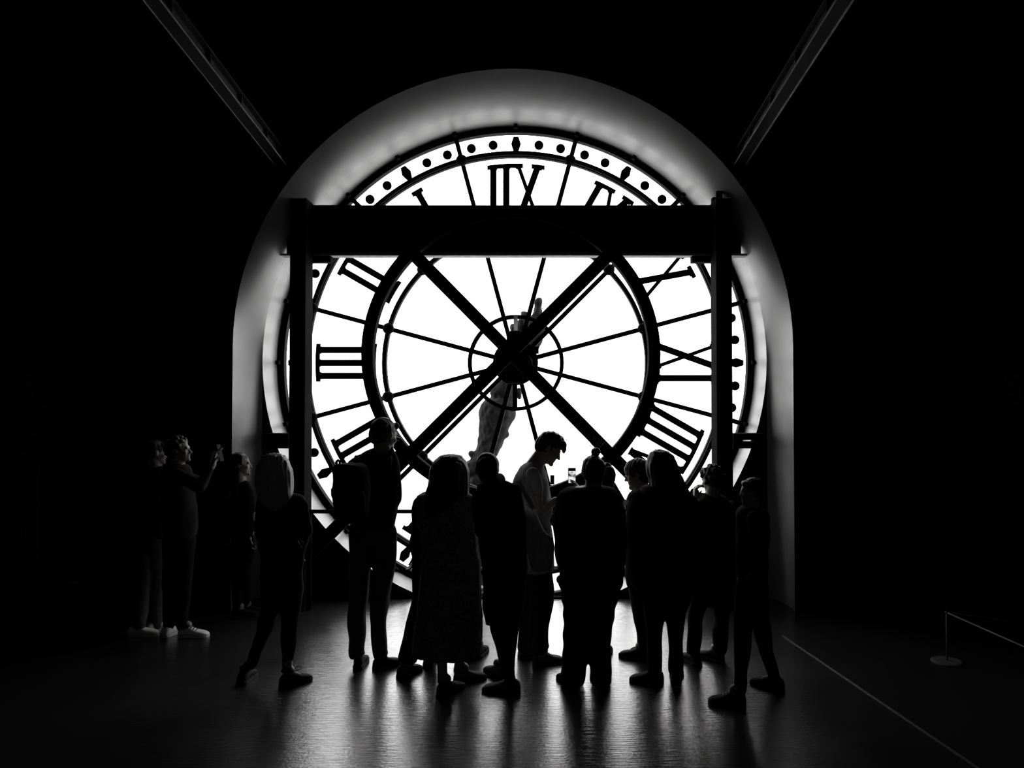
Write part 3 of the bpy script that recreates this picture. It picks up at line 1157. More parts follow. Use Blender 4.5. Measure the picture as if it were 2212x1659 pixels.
def person(label, Y, head, torso, arms, legs, feet, top='dark_cloth', bottom='dark_cloth', hair='hair', df=0.62, hairkind='short', hairrings=None,
           sleeve=9, dress=False, shoe_m='shoe_dark', sole_m='sole', voxel=0.009, glasses=False, top_name='jacket', bottom_name='trousers',
           lace=False, hands=None, amp=0.006, shoe_label=None, pleat=None, seed=3, skirt=None, bare=False, hdf=0.9, hdy=-.02):
    root = thing('person', label, 'person', tuple(FL(*feet[0][:2])) if feet else (0, 0, 0))
    root.location.z = 0

    def mp(px):
        return px / F * Y
    hx, hy, hh, yaw, pitch = head[:5]
    h = mp(hh)
    hc = P(hx, hy, Y + (head[5] if len(head) > 5 else 0))
    R = (Matrix.Rotation(-math.radians(yaw), 3, 'Z') @ Matrix.Rotation(-math.radians(pitch), 3, 'X'))
    # ---------------- body
    body = MB()
    head_prims(body, hc, h, R)
    nb = P((torso[0][1] + torso[0][2]) / 2, torso[0][0], Y)
    nt = hc + R @ Vector((0, -.10 * h, -.18 * h))
    body.capsule(nt, nb - Vector((0, 0, .05)), .25 * h, .29 * h)
    tr = []
    for k, (y, a, b) in enumerate(torso):
        c = P((a + b) / 2, y, Y)
        rx = mp((b - a) / 2)
        tr.append((c, rx, min(rx * df, .165 if df <= 1 else .22)))
    hipz = P(0, legs[0][0][1], Y).z if legs else 0.85
    body.rings([(c, max(.03, rx - .022), max(.03, ry - .022)) for c, rx, ry in tr if c.z > hipz - 0.12] or tr, sub=3)
    armpts = []
    for A in arms:
        pts = [(P(x, y, Y + dy), mp(r)) for x, y, dy, r in A]
        armpts.append(pts)
        for (p, r), (q, s) in zip(pts, pts[1:]):
            body.capsule(p, q, min(.046, r * .8), min(.04, s * .8))
        body.capsule(pts[-2][0], pts[-1][0], .034, .025)
    for i, A in enumerate(armpts):
        w, pd = A[-1][0], A[-2][0]
        hd = (hands or {}).get(i)
        if hd:
            d, nr, curl, side = hd
            hand_prims(body, w, Vector(d), Vector(nr), .175, curl, side)
        else:
            hand_prims(body, w, (w - pd), Vector((0, .2, -1)) if abs((w - pd).normalized().z) < .8 else Vector((1 if i else -1, 0, 0)), .17, .45, 1 if i else -1)
    legw = []
    for Lg, ft in zip(legs, feet):
        heel, toe = FL(*ft[:2]), FL(*ft[2:])
        ank = heel + (toe - heel).normalized() * .075 + Vector((0, 0, .10))
        y0, y1 = Lg[0][1], Lg[-1][1]
        nodes = []
        for (x, y, r) in Lg:
            t = (y - y0) / max(1, (y1 - y0))
            Yn = Y + (ank.y - Y) * t
            nodes.append((P(x, y, Yn), r / F * Yn))
        if not dress and not bare:
            e = nodes[-1]
            nodes.append((e[0] + Vector(((ank.x - e[0].x) * .5, (ank.y - e[0].y) * .5, max(-.035, .06 - e[0].z))), e[1] * 1.02))
        legw.append(nodes)
        for (p, r), (q, s) in zip(nodes, nodes[1:]):
            body.capsule(p, q, max(.036, r * .74), max(.034, s * .74))
        body.capsule(nodes[-1][0], ank, .037, .034)
        body.capsule(ank - Vector((0, 0, .045)), ank + (toe - heel).normalized() * .10 - Vector((0, 0, .067)), .028, .018)
    bo = remesh(body, voxel, 'body', M['skin'], root, 3)
    # ---------------- clothes
    tp = MB()
    tp.rings(tr, pleat=pleat, n=40)
    for A in armpts:
        for k, ((p, r), (q, s)) in enumerate(zip(A, A[1:])):
            if k >= sleeve:
                break
            tp.capsule(p, q + (Vector((0, 0, 0)) if k + 2 < len(A) or sleeve <= k + 1 else (p - q).normalized() * .02), r, s, 14)
    remesh(tp, .011, top_name, M[top], root, 3, amp, seed=seed)
    if not dress:
        bt = MB()
        pel = legw[0][0][0].lerp(legw[1][0][0], .5)
        hw = (legw[1][0][0] - legw[0][0][0]).length / 2 + max(legw[0][0][1], legw[1][0][1])
        topz = min(tr[-1][0].z + .06, pel.z + .14)
        hwx = min(hw, tr[-1][1] * 1.0)
        bt.rings([(Vector((pel.x, Y, topz)), hwx * .92, hwx * .92 * min(df, 1)), (Vector((pel.x, Y, pel.z)), hwx * .98, hwx * min(df, 1)), (Vector((pel.x, Y, pel.z - .09)), hwx * .9, hwx * .9 * min(df, 1))], n=24)
        for nodes in legw:
            for i in range(len(nodes) - 1):
                (p, r), (q, s) = nodes[i], nodes[i + 1]
                bt.capsule(p, q, r, s, 16) if i < len(nodes) - 2 else bt.tube([p, p.lerp(q, .5), q], [r, (r + s) / 2, s], 16)
        remesh(bt, .011, bottom_name, M[bottom], root, 3, amp * .8, seed=seed + 5)
    for ft in feet:
        if not bare:
            hl, tl = FL(*ft[:2]), FL(*ft[2:])
            ak = hl + (tl - hl).normalized() * .072 + Vector((0, 0, .09))
            up_ = [nd for nd in legw if (nd[-1][0] - ak).length < .35]
            tgt = min((nd[-2][0] for nd in up_), key=lambda v: (Vector((v.x, v.y, 0)) - Vector((ak.x, ak.y, 0))).length) if up_ else ak + Vector((0, 0, .2))
            dr = (tgt - ak).normalized()
            obj('sock', MB().tube([ak + dr * .05, ak, ak - Vector((0, 0, .045))], [.038, .039, .034], 16), M['dark_cloth'], root, sm=True)
        shoe(root, FL(*ft[:2]), FL(*ft[2:]), M[shoe_m], M[sole_m], shoe_label, lace)
    # ---------------- hair
    hb = MB()
    if hairkind != 'none':
        hair_cap(hb, hc, h, R, hairkind)
    if hairrings:
        hY = Y + hdy
        hb.rings([(P((a + b) / 2, y, hY), (b - a) / 2 / F * hY, min((b - a) / 2 / F * hY * hdf, .13)) for y, a, b in hairrings], n=32)
    if hairkind == 'bun':
        bx, by, br = hairrings_bun
        hb.ell(P(bx, by, Y), (mp(br), mp(br), mp(br * .95)))
        hb.capsule(P(bx, by + br, Y), P(bx - 2, by + br + 8, Y), mp(br * .7), mp(br * .9))
    if hairkind == 'curly':
        r_ = np.random.RandomState(seed)
        for k in range(90):
            v = Vector(r_.randn(3)).normalized()
            if v.y > .45 and v.z < .35 or v.z < -.6:
                continue
            q = hc + R @ (Vector((v.x * .40, v.y * .44 - .1, v.z * .42 + .12)) * h)
            hb.ell(q, (.085 * h,) * 3, n=8, m=6)
    ho = remesh(hb, .007, 'hair', M[hair], root, 2, .0028, 140, 14, seed + 9)
    # ---------------- eyes
    for s in (-1, 1):
        e = obj('eye', MB().ell(hc + R @ (Vector((s * .135, .265, 0.0)) * h), (.052 * h,) * 3, n=10, m=8), M['eye'], root, sm=True)
    if glasses:
        gb = MB()
        for s in (-1, 1):
            ctr = hc + R @ (Vector((s * .15, .40, -.01)) * h)
            ptsg = [ctr + R @ Vector((.10 * h * math.cos(a), 0, .075 * h * math.sin(a))) for a in [2 * PI * k / 14 for k in range(15)]]
            gb.tube(ptsg, .0022, 6)
            gb.tube([hc + R @ (Vector((s * .25, .39, 0)) * h), hc + R @ (Vector((s * .355, .05, .03)) * h), hc + R @ (Vector((s * .35, -.08, -.01)) * h)], .0022, 6)
        gb.tube([hc + R @ (Vector((-.05, .42, 0)) * h), hc + R @ (Vector((.05, .42, 0)) * h)], .0022, 6)
        obj('glasses', gb, M['brass'], root, sm=True)
    return root, hc, h, R


def stray(parent, base, n, ln, seed, m='hair'):
    r_ = np.random.RandomState(seed)
    mb = MB()
    for k in range(n):
        p = base + Vector(r_.randn(3)) * .012
        d = Vector((r_.randn() * .7, r_.randn() * .3, .8)).normalized()
        q = p + d * ln * .5
        e = q + (d + Vector((r_.randn() * .6, 0, -.1))).normalized() * ln * .5
        mb.tube([p, q, e], [.0012, .001, .0006], 4)
    o = obj('stray_hairs', mb, M[m], parent, sm=True)
    o['kind'] = 'stuff'


# --- tall man with a backpack
A_, ahc, ah, aR = person('tall short-haired man with a large dark backpack, hands before his chest', 5.75, (831, 941, 71, 40, 12),
    [(962, 812, 846), (973, 797, 851), (985, 770, 858), (1000, 752, 862), (1030, 748, 863), (1090, 750, 862), (1128, 756, 854), (1142, 756, 853)],
    [[(764, 1008, 0, 12), (757, 1080, .02, 12), (792, 1104, .25, 9)], [(851, 1006, 0, 12), (857, 1080, .02, 13), (840, 1098, .26, 9)]],
    [[(780, 1150, 26), (779, 1200, 24), (776, 1270, 20.5), (770, 1330, 19), (771, 1408, 16.5)], [(832, 1150, 25), (832, 1200, 25), (825, 1270, 21), (817, 1330, 19), (820, 1408, 17)]],
    [(772, 1448, 786, 1424), (808, 1449, 866, 1432)], top='black_cloth', bottom='grey_cloth', top_name='sweater', glasses=True, shoe_m='shoe_dark', seed=11)

bp_ = thing('backpack', 'large dark backpack worn by the tall man with glasses', 'backpack', tuple(P(742, 1130, 5.48)))
Yb_ = 5.48
mb = MB()
mb.rings([(P((a + b) / 2, y, Yb_), (b - a) / 2 / F * Yb_, .11) for y, a, b in [(1001, 735, 778), (1006, 724, 790), (1020, 720, 798), (1060, 719, 800), (1100, 720, 798), (1118, 724, 792), (1128, 740, 780)]], n=32)
remesh(mb, .012, 'pack_body', M['dark_cloth'], bp_, 3, .004, seed=5)
mb = MB()
mb.rings([(P((a + b) / 2, y, Yb_ - .1), (b - a) / 2 / F * Yb_, .05) for y, a, b in [(1060, 734, 784), (1070, 730, 788), (1105, 730, 788), (1114, 736, 780)]], n=24)
remesh(mb, .011, 'front_pocket', M['black_cloth'], bp_, 2, .003)
mb = MB()
mb.rings([(P((a + b) / 2, y, Yb_), (b - a) / 2 / F * Yb_, .05) for y, a, b in [(1052, 719, 726), (1056, 716, 728), (1068, 716, 728), (1074, 718, 727)]], n=16)
obj('side_pocket', mb, M['black_cloth'], bp_, sm=True)
obj('handle', MB().tube([P(727, 1003, Yb_), P(727, 997, Yb_), P(730, 994, Yb_), P(734, 997, Yb_), P(734, 1003, Yb_)], .010), M['black_cloth'], bp_, sm=True)
mb = MB()
for q in range(2):
    x = 766 + 74 * q
    mb.tube([P(x, 1015, Yb_ + .02), P(x + (4 if q == 0 else 2), 988, Yb_ + .1), P(x + (8 if q == 0 else 0), 990, Yb_ + .32)], .018, 8)
obj('shoulder_strap', mb, M['black_cloth'], bp_, sm=True)

# --- person behind the woman in the dress
person('person in wide flared trousers mostly hidden behind the woman in the long dress', 5.70, (955, 1022, 60, 0, 8),
    [(1052, 940, 968), (1066, 905, 1000), (1085, 893, 1008), (1160, 892, 1008), (1200, 894, 1006), (1215, 896, 1004)],
    [[(905, 1084, 0, 12), (898, 1140, .0, 12), (895, 1195, .05, 10)], [(998, 1084, 0, 12), (1000, 1140, 0, 12), (985, 1180, .2, 9)]],
    [[(915, 1215, 24), (910, 1290, 20), (900, 1340, 21), (884, 1416, 22)], [(955, 1215, 22), (948, 1300, 19), (938, 1350, 19), (930, 1412, 19)]],
    [(862, 1467, 902, 1447), (922, 1444, 936, 1424)], top='black_cloth', bottom='dark_cloth', hairkind='long', df=.45, seed=21, shoe_m='shoe_grey')
# --- person further hidden
person('person nearly hidden between the woman in the dress and the man with the tote bag', 6.12, (986, 1034, 54, 0, 10),
    [(1066, 975, 998), (1078, 950, 1022), (1120, 948, 1028), (1190, 955, 1030), (1210, 958, 1034)],
    [[(955, 1090, 0, 10), (953, 1140, 0, 10), (965, 1170, .2, 8)], [(1016, 1090, 0, 10), (1020, 1140, 0, 10), (1008, 1170, .2, 8)]],
    [[(985, 1210, 20), (990, 1300, 17), (996, 1350, 16), (1000, 1405, 13)], [(1018, 1210, 18), (1023, 1300, 17), (1026, 1350, 16), (1028, 1412, 15)]],
    [(1000, 1422, 1008, 1404), (1030, 1424, 1042, 1408)], top='black_cloth', bottom='dark_cloth', hairkind='long', df=.5, seed=24)

# --- woman in the long dress
B_, bhc, bh, bR = person('woman with long dark hair in a long patterned dress, seen from behind', 5.40, (968, 1021, 66, 5, 8),
    [(1052, 955, 985), (1061, 920, 1010), (1070, 901, 1024), (1090, 898, 1029), (1130, 904, 1028), (1163, 908, 1028), (1190, 910, 1032), (1230, 908, 1037), (1300, 901, 1041), (1370, 893, 1041), (1418, 889, 1037)],
    [[(908, 1080, 0, 10), (907, 1130, .05, 10), (930, 1160, .13, 8)], [(1018, 1080, 0, 10), (1018, 1130, .05, 10), (1000, 1160, .13, 8)]],
    [[(952, 1210, 20), (952, 1340, 15), (955, 1430, 12), (956, 1470, 10)], [(998, 1210, 20), (996, 1340, 15), (993, 1425, 11), (990, 1448, 10)]],
    [(948, 1506, 990, 1487), (982, 1477, 1044, 1465)], top='dress_cloth', dress=True, top_name='dress', df=.58,
    hairkind='long', hairrings=[(981, 966, 984), (985, 950, 998), (1000, 935, 1008), (1020, 928, 1013), (1045, 925, 1014), (1065, 919, 1012), (1085, 911, 998), (1105, 914, 978), (1125, 924, 962), (1146, 938, 950)],
    pleat=(13, .05, .35), bare=True, shoe_m='shoe_grey', amp=.005, seed=31, hdf=1.1)

# --- man in the dark coat with the tote
D_, dhc, dh, dR = person('man in a long dark coat with slim trousers, a pale tote bag on his shoulder', 5.2, (1052, 1016, 71, -12, 6),
    [(1034, 1056, 1082), (1042, 1050, 1098), (1050, 1042, 1114), (1062, 1026, 1124), (1076, 1019, 1130), (1110, 1025, 1133), (1177, 1035, 1136), (1230, 1040, 1141), (1265, 1043, 1136), (1310, 1041, 1131), (1348, 1047, 1122)],
    [[(1030, 1082, 0, 11), (1036, 1150, .06, 12), (1062, 1165, .26, 9)], [(1115, 1058, 0, 12), (1124, 1130, .02, 13), (1124, 1195, .04, 11)]],
    [[(1075, 1300, 25), (1080, 1350, 22), (1090, 1405, 18), (1098, 1448, 14)], [(1098, 1300, 26), (1100, 1350, 22), (1100, 1405, 16), (1098, 1446, 14)]],
    [(1124, 1496, 1042, 1493), (1086, 1470, 1058, 1452)], top='black_cloth', bottom='black_cloth', top_name='coat', shoe_m='shoe_grey', sole_m='sole', seed=41, amp=.005, df=.52,
    hands={1: ((0, .1, -1), (-1, 0, 0), .5, 1)})
# ears and collar
obj('collar', MB().tube([P(1041, 1054, 5.2), P(1062, 1046, 5.1), P(1081, 1034, 5.2)], [.04, .05, .04], 12), M['black_cloth'], D_, sm=True)

tb = thing('tote_bag', 'pale canvas tote bag hanging from the shoulder of the man in the coat', 'bag', tuple(P(1165, 1235, 5.36)))
Yt = 5.27
mb = MB()
mb.rings([(P((a + b) / 2, y, Yt), (b - a) / 2 / F * Yt, d_) for y, a, b, d_ in [(1097, 1132, 1156, .012), (1112, 1132, 1163, .03), (1140, 1133, 1176, .05), (1168, 1134, 1196, .06), (1210, 1140, 1196, .065), (1228, 1144, 1192, .05), (1236, 1150, 1184, .02)]], n=36)
remesh(mb, .011, 'bag_body', M['canvas'], tb, 3, .008, 22, 14, seed=8)
mb = MB()
mb.bar(P(1120, 1040, Yt - .02), P(1153, 1100, Yt - .05), .028, .004, Vector((0, 1, 0)))
mb.bar(P(1120, 1040, Yt - .02), P(1108, 1044, Yt + .06), .028, .004, Vector((0, 0, 1)))
obj('strap', mb, M['canvas'], tb)
mb = MB()
mb.bar(P(1112, 1042, Yt + .06), P(1138, 1100, Yt + .04), .024, .004, Vector((0, 1, 0)))
obj('strap', mb, M['canvas'], tb)
obj('hem', MB().tube([P(1155, 1098, Yt - .03), P(1166, 1118, Yt - .045), P(1180, 1146, Yt - .05)], .005, 6), M['canvas'], tb, sm=True)

# --- young man looking down at his phone
E_, ehc, eh, eR = person('young man in a light T-shirt in profile, head bowed over his phone', 5.87, (1187, 969, 66, 90, 33),
    [(994, 1142, 1164), (1000, 1131, 1168), (1010, 1120, 1174), (1025, 1112, 1181), (1040, 1109, 1186), (1060, 1108, 1189), (1090, 1110, 1191), (1130, 1115, 1193), (1180, 1118, 1196), (1232, 1120, 1198)],
    [[(1150, 1022, -.16, 13), (1161, 1058, -.18, 13.5), (1164, 1106, -.17, 9), (1199, 1080, -.06, 6.5)], [(1150, 1022, .16, 13), (1163, 1058, .17, 13.5), (1172, 1104, .14, 9), (1199, 1084, .05, 6.5)]],
    [[(1164, 1230, 31), (1168, 1300, 27), (1163, 1350, 23), (1163, 1395, 22)], [(1152, 1230, 28), (1146, 1300, 22), (1138, 1350, 19), (1134, 1397, 17)]],
    [(1152, 1436, 1212, 1430), (1121, 1424, 1172, 1415)], top='light_cloth', bottom='denim', top_name='tshirt', bottom_name='jeans', df=1.25, sleeve=1, hairkind='fringe', voxel=.0055,
    shoe_m='shoe_grey', seed=51, amp=.006, lace=True,
    hands={0: ((1, .15, .25), (0, .3, 1), .35, -1), 1: ((1, -.15, .2), (0, -.3, 1), .35, 1)})
ph = thing('smartphone', 'dark smartphone in the hands of the young man looking down', 'phone', tuple(P(1209, 1072, 5.86)))
c_ = P(1209, 1072, 5.86)
Rp = Matrix.Rotation(math.radians(-38), 4, 'Y')
me = MB().box((-.074, -.036, -.004), (.074, .036, .004)).mesh('phone_body')
me.transform(Matrix.Translation(c_) @ Rp)
obj('phone_body', me, M['shoe_dark'], ph, bevel=.003)
me = MB().box((-.066, -.032, .004), (.066, .032, .0046)).mesh('screen')
me.transform(Matrix.Translation(c_) @ Rp)
obj('screen', me, M['paper'], ph)

# --- broad woman with a hair bun holding up her phone
hairrings_bun = (1287, 976, 10.5)
F_, fhc, fh, fR = person('broad figure in black with a topknot, raising a phone towards the clock', 5.36, (1281, 1021, 70, -5, 4),
    [(1048, 1262, 1303), (1053, 1224, 1326), (1062, 1208, 1334), (1076, 1202, 1340), (1092, 1199, 1350), (1124, 1192, 1354), (1142, 1194, 1354), (1170, 1197, 1354), (1210, 1200, 1352), (1240, 1208, 1347)],
    [[(1216, 1072, 0, 13), (1202, 1126, .1, 13), (1251, 1078, .30, 8)], [(1332, 1078, 0, 13), (1341, 1130, .08, 13), (1300, 1105, .3, 9)]],
    [[(1241, 1255, 33), (1245, 1310, 28), (1245, 1367, 27.5), (1242, 1423, 28), (1236, 1466, 27)], [(1309, 1255, 37), (1300, 1310, 30), (1295, 1367, 26), (1296, 1404, 23), (1298, 1466, 23)]],
    [(1246, 1487, 1214, 1466), (1300, 1488, 1306, 1464)], top='black_cloth', bottom='black_cloth', hairkind='bun', voxel=.0065, seed=61, top_name='coat',
    hands={0: ((-.1, .05, 1), (-1, .25, 0), .34, 1)})
stray(F_, P(1287, 968, 5.42), 26, .09, 4, 'hair_brown')
ph = thing('smartphone', 'raised smartphone with a bright picture on its screen, left of the topknot', 'phone', tuple(P(1236, 1030, 5.74)))
p0, p1 = P(1227, 1045, 5.74), P(1244, 1011, 5.74)
obj('phone_body', MB().box((p0.x, 5.742, p0.z), (p1.x, 5.75, p1.z)), M['shoe_dark'], ph, bevel=.002)
sm_ = bpy.data.materials.new('lit_screen')
sm_.use_nodes = True
n_, l_ = sm_.node_tree.nodes, sm_.node_tree.links
bs_ = n_['Principled BSDF']
tx = n_.new('ShaderNodeTexNoise'); tx.inputs['Scale'].default_value = 22; tx.inputs['Detail'].default_value = 4
cr_ = n_.new('ShaderNodeValToRGB'); cr_.color_ramp.elements[0].position = .4; cr_.color_ramp.elements[1].position = .56
cr_.color_ramp.elements[0].color = (.02, .02, .02, 1)
tc_ = n_.new('ShaderNodeTexCoord')
l_.new(tc_.outputs['Object'], tx.inputs['Vector']); l_.new(tx.outputs['Fac'], cr_.inputs['Fac'])
l_.new(cr_.outputs['Color'], bs_.inputs['Emission Color']); bs_.inputs['Emission Strength'].default_value = .9
bs_.inputs['Base Color'].default_value = (.02, .02, .02, 1)
w_ = p1.x - p0.x
obj('screen', MB().box((p0.x + .004, 5.7405, p0.z + .006), (p1.x - .003, 5.7425, p1.z - .022)), sm_, ph)

# --- hidden person beyond the topknot figure
person('person with dark shoulder-length hair standing just beyond the figure with the topknot', 5.95, (1308, 1033, 58, 5, 6),
    [(1062, 1297, 1320), (1070, 1280, 1328), (1090, 1268, 1334), (1150, 1268, 1334), (1200, 1270, 1330), (1230, 1274, 1328)],
    [[(1278, 1085, 0, 10), (1276, 1140, 0, 10), (1290, 1170, .2, 8)], [(1324, 1085, 0, 9), (1326, 1140, 0, 9), (1315, 1170, .2, 8)]],
    [[(1290, 1235, 18), (1288, 1310, 14), (1287, 1360, 12), (1286, 1402, 11)], [(1312, 1235, 16), (1310, 1310, 13), (1309, 1360, 12), (1308, 1402, 11)]],
    [(1288, 1424, 1290, 1406), (1308, 1424, 1310, 1406)], top='black_cloth', bottom='black_cloth', hairkind='long',
    hairrings=[(1000, 1300, 1317), (1010, 1292, 1323), (1030, 1288, 1326), (1052, 1290, 1327), (1062, 1292, 1326)], seed=71)

# --- woman with glasses in profile, fur collar
G_, ghc, gh, gR = person('person with glasses in left profile wearing a coat with a pale fur collar', 6.0, (1376, 1025, 62, -78, 14),
    [(1060, 1366, 1398), (1068, 1358, 1410), (1085, 1354, 1420), (1120, 1351, 1424), (1171, 1348, 1424), (1240, 1350, 1420), (1268, 1352, 1414)],
    [[(1375, 1085, -.16, 13), (1368, 1135, -.17, 12), (1358, 1110, -.05, 8)], [(1375, 1085, .16, 13), (1370, 1135, .16, 12), (1358, 1112, .08, 8)]],
    [[(1380, 1265, 27), (1384, 1318, 20), (1388, 1355, 16), (1391, 1404, 14)], [(1398, 1265, 22), (1402, 1318, 17), (1405, 1355, 15), (1407, 1400, 13)]],
    [(1402, 1427, 1356, 1420), (1420, 1422, 1380, 1412)], top='black_cloth', bottom='black_cloth', top_name='coat', df=.9, hairkind='dome', glasses=True, voxel=.0065, seed=81)
mb = MB()
r_ = np.random.RandomState(5)
for k in range(420):
    t = r_.rand()
    c0 = P(1354 + 20 * t + r_.randn() * 2, 1092 - 28 * t, 6.0 + r_.randn() * .06)
    d_ = Vector((-.8 + r_.randn() * .4, r_.randn() * .5, .3 + r_.randn() * .4)).normalized()
    mb.tube([c0, c0 + d_ * .02, c0 + d_ * .042 + Vector((0, 0, -.004))], [.0016, .0012, .0005], 3)
o = obj('fur_collar', mb, M['fur'], G_)
o['kind'] = 'stuff'

# --- large person with long hair / hood, from behind
H_, hhc, hhh, hR = person('large person in black with long hair falling over the shoulders, seen from behind', 5.56, (1426, 1010, 68, -15, 8),
    [(1050, 1388, 1484), (1064, 1363, 1492), (1076, 1358, 1504), (1097, 1355, 1513), (1150, 1353, 1519), (1207, 1354, 1517), (1260, 1362, 1502), (1300, 1386, 1490), (1326, 1394, 1482)],
    [[(1372, 1088, 0, 13), (1367, 1150, .02, 13), (1400, 1170, .08, 9)], [(1496, 1092, 0, 14), (1503, 1150, .02, 14), (1470, 1170, .08, 9)]],
    [[(1415, 1300, 26), (1414, 1355, 18.5), (1413, 1391, 16.5), (1414, 1446, 15.5)], [(1459, 1300, 25), (1459, 1355, 19), (1461, 1410, 15), (1460, 1446, 15)]],
    [(1434, 1477, 1372, 1472), (1460, 1478, 1462, 1452)], top='black_cloth', bottom='black_cloth', top_name='jacket', df=.6, hairkind='long',
    hairrings=[(971, 1419, 1434), (976, 1406, 1445), (987, 1399, 1456), (1005, 1395, 1464), (1023, 1397, 1471), (1036, 1401, 1477), (1052, 1402, 1483), (1066, 1406, 1486), (1085, 1420, 1480)], seed=91, amp=.005)
mb = MB()
for k in range(500):
    t = r_.rand()
    c0 = P(1358 + 26 * t, 1080 - 18 * t + r_.randn() * 2, 5.46 + r_.randn() * .05)
    d_ = Vector((-.4 + r_.randn() * .5, r_.randn() * .5, .7)).normalized()
    mb.tube([c0, c0 + d_ * .022], [.0014, .0005], 3)
o = obj('fluffy_collar', mb, M['hair_brown'], H_)
o['kind'] = 'stuff'

# --- curly-haired person at the right
I_, ihc, ih, iR = person('curly-haired person in dark clothes at the right of the crowd, holding up a paper', 5.85, (1537, 1038, 59, -28, 12),
    [(1066, 1524, 1552), (1073, 1512, 1568), (1082, 1506, 1577), (1100, 1502, 1589), (1116, 1500, 1595), (1207, 1500, 1592), (1284, 1492, 1585)],
    [[(1520, 1090, 0, 12), (1512, 1125, .0, 11), (1502, 1080, -.06, 7.5)], [(1578, 1095, .05, 12), (1578, 1150, .1, 12), (1556, 1165, .2, 9)]],
    [[(1514, 1280, 22), (1503, 1330, 16.5), (1498, 1402, 15)], [(1560, 1280, 24), (1557, 1340, 17), (1556, 1398, 16)]],
    [(1510, 1441, 1482, 1424), (1562, 1433, 1524, 1421)], top='dark_cloth', bottom='black_cloth', hairkind='curly', hair='hair_brown', seed=101, voxel=.0075,
    hands={0: ((0, -.05, 1), (1, 0, 0), .75, -1)})
pp = P(1513, 1072, 5.76)
pl_ = thing('leaflet', 'small white folded leaflet held up beside the curly-haired person', 'paper', tuple(pp))
pts = [P(1506, 1078, 5.76), P(1518, 1079, 5.76), P(1526, 1066, 5.77), P(1510, 1063, 5.77)]
mb = MB()
mb.add([p for p in pts] + [p + Vector((0, .003, 0)) for p in pts], [(0, 1, 2, 3), (7, 6, 5, 4), (0, 4, 5, 1), (1, 5, 6, 2), (2, 6, 7, 3), (3, 7, 4, 0)])
obj('folded_sheet', mb, M['paper'], pl_)

# --- passer-by at the right, walking left
person('dark passer-by striding to the left beside the curly-haired person', 5.08, (1622, 1062, 56, -80, 5),
    [(1092, 1606, 1638), (1100, 1596, 1652), (1115, 1590, 1660), (1200, 1592, 1658), (1275, 1590, 1655)],
    [[(1628, 1120, -.16, 13), (1640, 1180, -.17, 12), (1622, 1222, -.08, 9)], [(1622, 1120, .16, 13), (1616, 1180, .16, 12), (1616, 1222, .06, 9)]],
    [[(1612, 1275, 26), (1605, 1340, 21), (1603, 1420, 16), (1598, 1492, 13)], [(1636, 1275, 26), (1642, 1340, 20), (1656, 1410, 15), (1672, 1462, 12)]],
    [(1612, 1525, 1530, 1519), (1692, 1494, 1648, 1482)], top='dark_cloth', bottom='black_cloth', df=1.1, hairkind='short', seed=111, shoe_m='shoe_dark', lace=True)

# --- girl with straight hair near the wall, face lit
person('girl with long straight dark hair by the wall, face turned to the clock', 7.05, (520, 1004, 50, 72, 0),
    [(1034, 508, 528), (1043, 499, 540), (1056, 495, 546), (1100, 493, 550), (1160, 495, 550), (1215, 497, 548)],
    [[(500, 1060, -.02, 8), (498, 1110, .0, 8), (505, 1155, .0, 6)], [(542, 1060, .02, 8), (546, 1110, 0, 8), (543, 1155, 0, 6)]],
    [[(511, 1210, 13), (511, 1260, 11), (513, 1312, 9)], [(532, 1210, 13), (532, 1260, 11), (530, 1310, 9)]],
    [(500, 1336, 540, 1331), (516, 1330, 552, 1325)], top='black_cloth', bottom='black_cloth', hairkind='long', voxel=.007,
    hairrings=[(979, 508, 526), (986, 502, 530), (1005, 499, 526), (1030, 499, 524), (1060, 499, 528), (1090, 502, 526)], seed=121, hdf=.9)

# --- fair-haired woman striding
K_, khc, kh, kR = person('fair-haired woman in a short dark coat striding past at the left of the clock', 5.5, (592, 1018, 60, 20, 0),
    [(1060, 574, 622), (1070, 560, 652), (1088, 556, 664), (1130, 560, 668), (1165, 560, 668), (1200, 564, 655), (1262, 564, 655), (1296, 568, 652)],
    [[(566, 1090, 0, 13), (562, 1150, .0, 13), (572, 1195, .1, 9)], [(652, 1092, 0, 14), (660, 1145, 0, 14), (650, 1185, .1, 9)]],
    [[(592, 1270, 24), (584, 1320, 20), (566, 1370, 16), (545, 1430, 11)], [(630, 1270, 24), (627, 1335, 19.5), (624, 1390, 15.5), (620, 1446, 10)]],
    [(520, 1481, 541, 1460), (606, 1487, 654, 1472)], top='dark_cloth', bottom='black_cloth', bottom_name='leggings', top_name='coat', hairkind='long', hair='hair_blond', seed=131,
    hairrings=[(979, 580, 604), (985, 568, 616), (1000, 558, 626), (1020, 553, 631), (1045, 552, 632), (1068, 556, 631), (1086, 564, 626), (1098, 576, 618), (1106, 588, 608)], lace=True, shoe_m='shoe_dark', hdf=.8, hdy=-.07)
q = FL(632, 1478)
obj('lace_loop', MB().tube([q + Vector((0, 0, .09)), q + Vector((.03, 0, .125)), q + Vector((.065, .01, .12)), q + Vector((.06, .01, .105)), q + Vector((.02, 0, .095))], .003, 6), M['shoe_dark'], K_, sm=True)
wb = thing('waist_bag', 'dark waist bag with a shiny zip on the fair-haired woman', 'bag', tuple(P(615, 1180, 5.36)))
mb = MB()
mb.rings([(P((a + b) / 2, y, 5.33), (b - a) / 2 / F * 5.33, d_) for y, a, b, d_ in [(1165, 590, 648, .02), (1170, 582, 656, .045), (1184, 582, 656, .045), (1190, 590, 648, .02)]], n=28)
obj('pouch', mb, M['dark_cloth'], wb, sm=True)
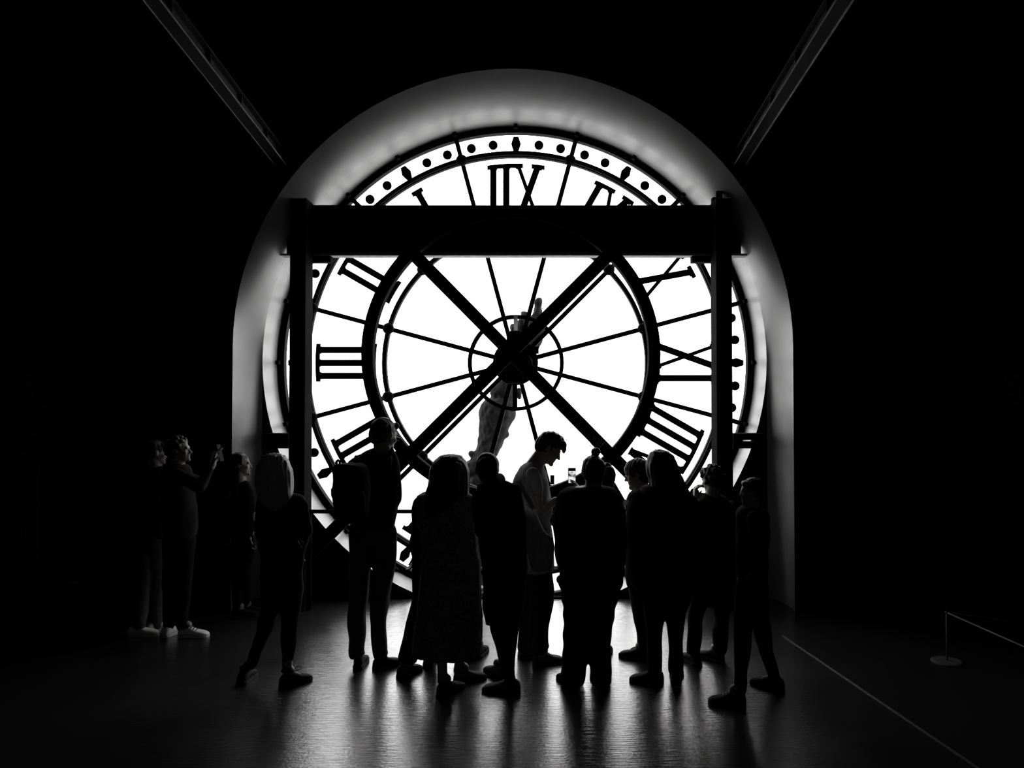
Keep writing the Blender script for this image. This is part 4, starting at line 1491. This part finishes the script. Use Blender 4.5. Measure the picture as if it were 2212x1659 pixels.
obj('zip', MB().tube([P(642, 1168, 5.29), P(652, 1184, 5.30)], .004, 6), M['brass'], wb, sm=True)

# --- man taking a photograph, left
L_, lhc, lh, lR = person('man in white trainers taking a picture with raised arms at the left', 6.44, (388, 973, 54, 84, -4),
    [(1000, 372, 398), (1008, 356, 410), (1020, 350, 413), (1050, 352, 417), (1100, 355, 422), (1140, 357, 424), (1160, 362, 420)],
    [[(384, 1024, -.17, 13), (432, 1052, -.16, 12), (461, 1003, -.06, 7.5)], [(388, 1024, .17, 13), (438, 1044, .14, 12), (459, 1003, .03, 7.5)]],
    [[(398, 1165, 25), (397, 1230, 20), (394, 1290, 17), (392, 1345, 14)], [(378, 1165, 25), (372, 1230, 20), (368, 1290, 16), (366, 1345, 13)]],
    [(386, 1376, 451, 1375), (352, 1378, 382, 1366)], top='dark_cloth', bottom='black_cloth', df=1.15, hairkind='curly', voxel=.0065, shoe_m='shoe_white', sole_m='sole_white', lace=True,
    shoe_label='white trainer', seed=141, hands={0: ((.2, 0, 1), (1, .2, 0), .28, -1), 1: ((.2, 0, 1), (1, -.2, 0), .28, 1)})
ph = thing('smartphone', 'smartphone held up by the man at the left, screen glowing faintly', 'phone', tuple(P(474, 978, 6.48)))
c_ = P(475, 978, 6.42)
Rp = Matrix.Rotation(math.radians(-14), 4, 'Y')
me = MB().box((-.004, -.038, -.072), (.004, .038, .072)).mesh('phone_body')
me.transform(Matrix.Translation(c_) @ Rp)
obj('phone_body', me, M['shoe_dark'], ph, bevel=.002)
me = MB().box((-.0048, -.034, -.066), (-.004, .034, .066)).mesh('screen')
me.transform(Matrix.Translation(c_) @ Rp)
obj('screen', me, M['paper'], ph)

# --- companion behind him
person('person in grey trousers and pale shoes standing behind the man taking a picture', 6.76, (338, 978, 52, 60, 5),
    [(1006, 322, 350), (1014, 310, 360), (1030, 304, 362), (1080, 303, 360), (1150, 306, 357), (1165, 308, 356)],
    [[(310, 1034, -.03, 12), (304, 1090, 0, 11), (322, 1120, .1, 8)], [(352, 1034, .03, 12), (354, 1090, 0, 11), (350, 1120, .1, 8)]],
    [[(334, 1165, 22), (336, 1230, 18), (337, 1290, 15), (337, 1348, 13)], [(318, 1165, 20), (314, 1230, 17), (306, 1290, 14), (302, 1348, 13)]],
    [(318, 1368, 350, 1361), (278, 1374, 342, 1372)], top='dark_cloth', bottom='grey_cloth', hairkind='short', shoe_m='shoe_white', sole_m='sole_white', shoe_label='pale shoe', seed=151, df=.8)
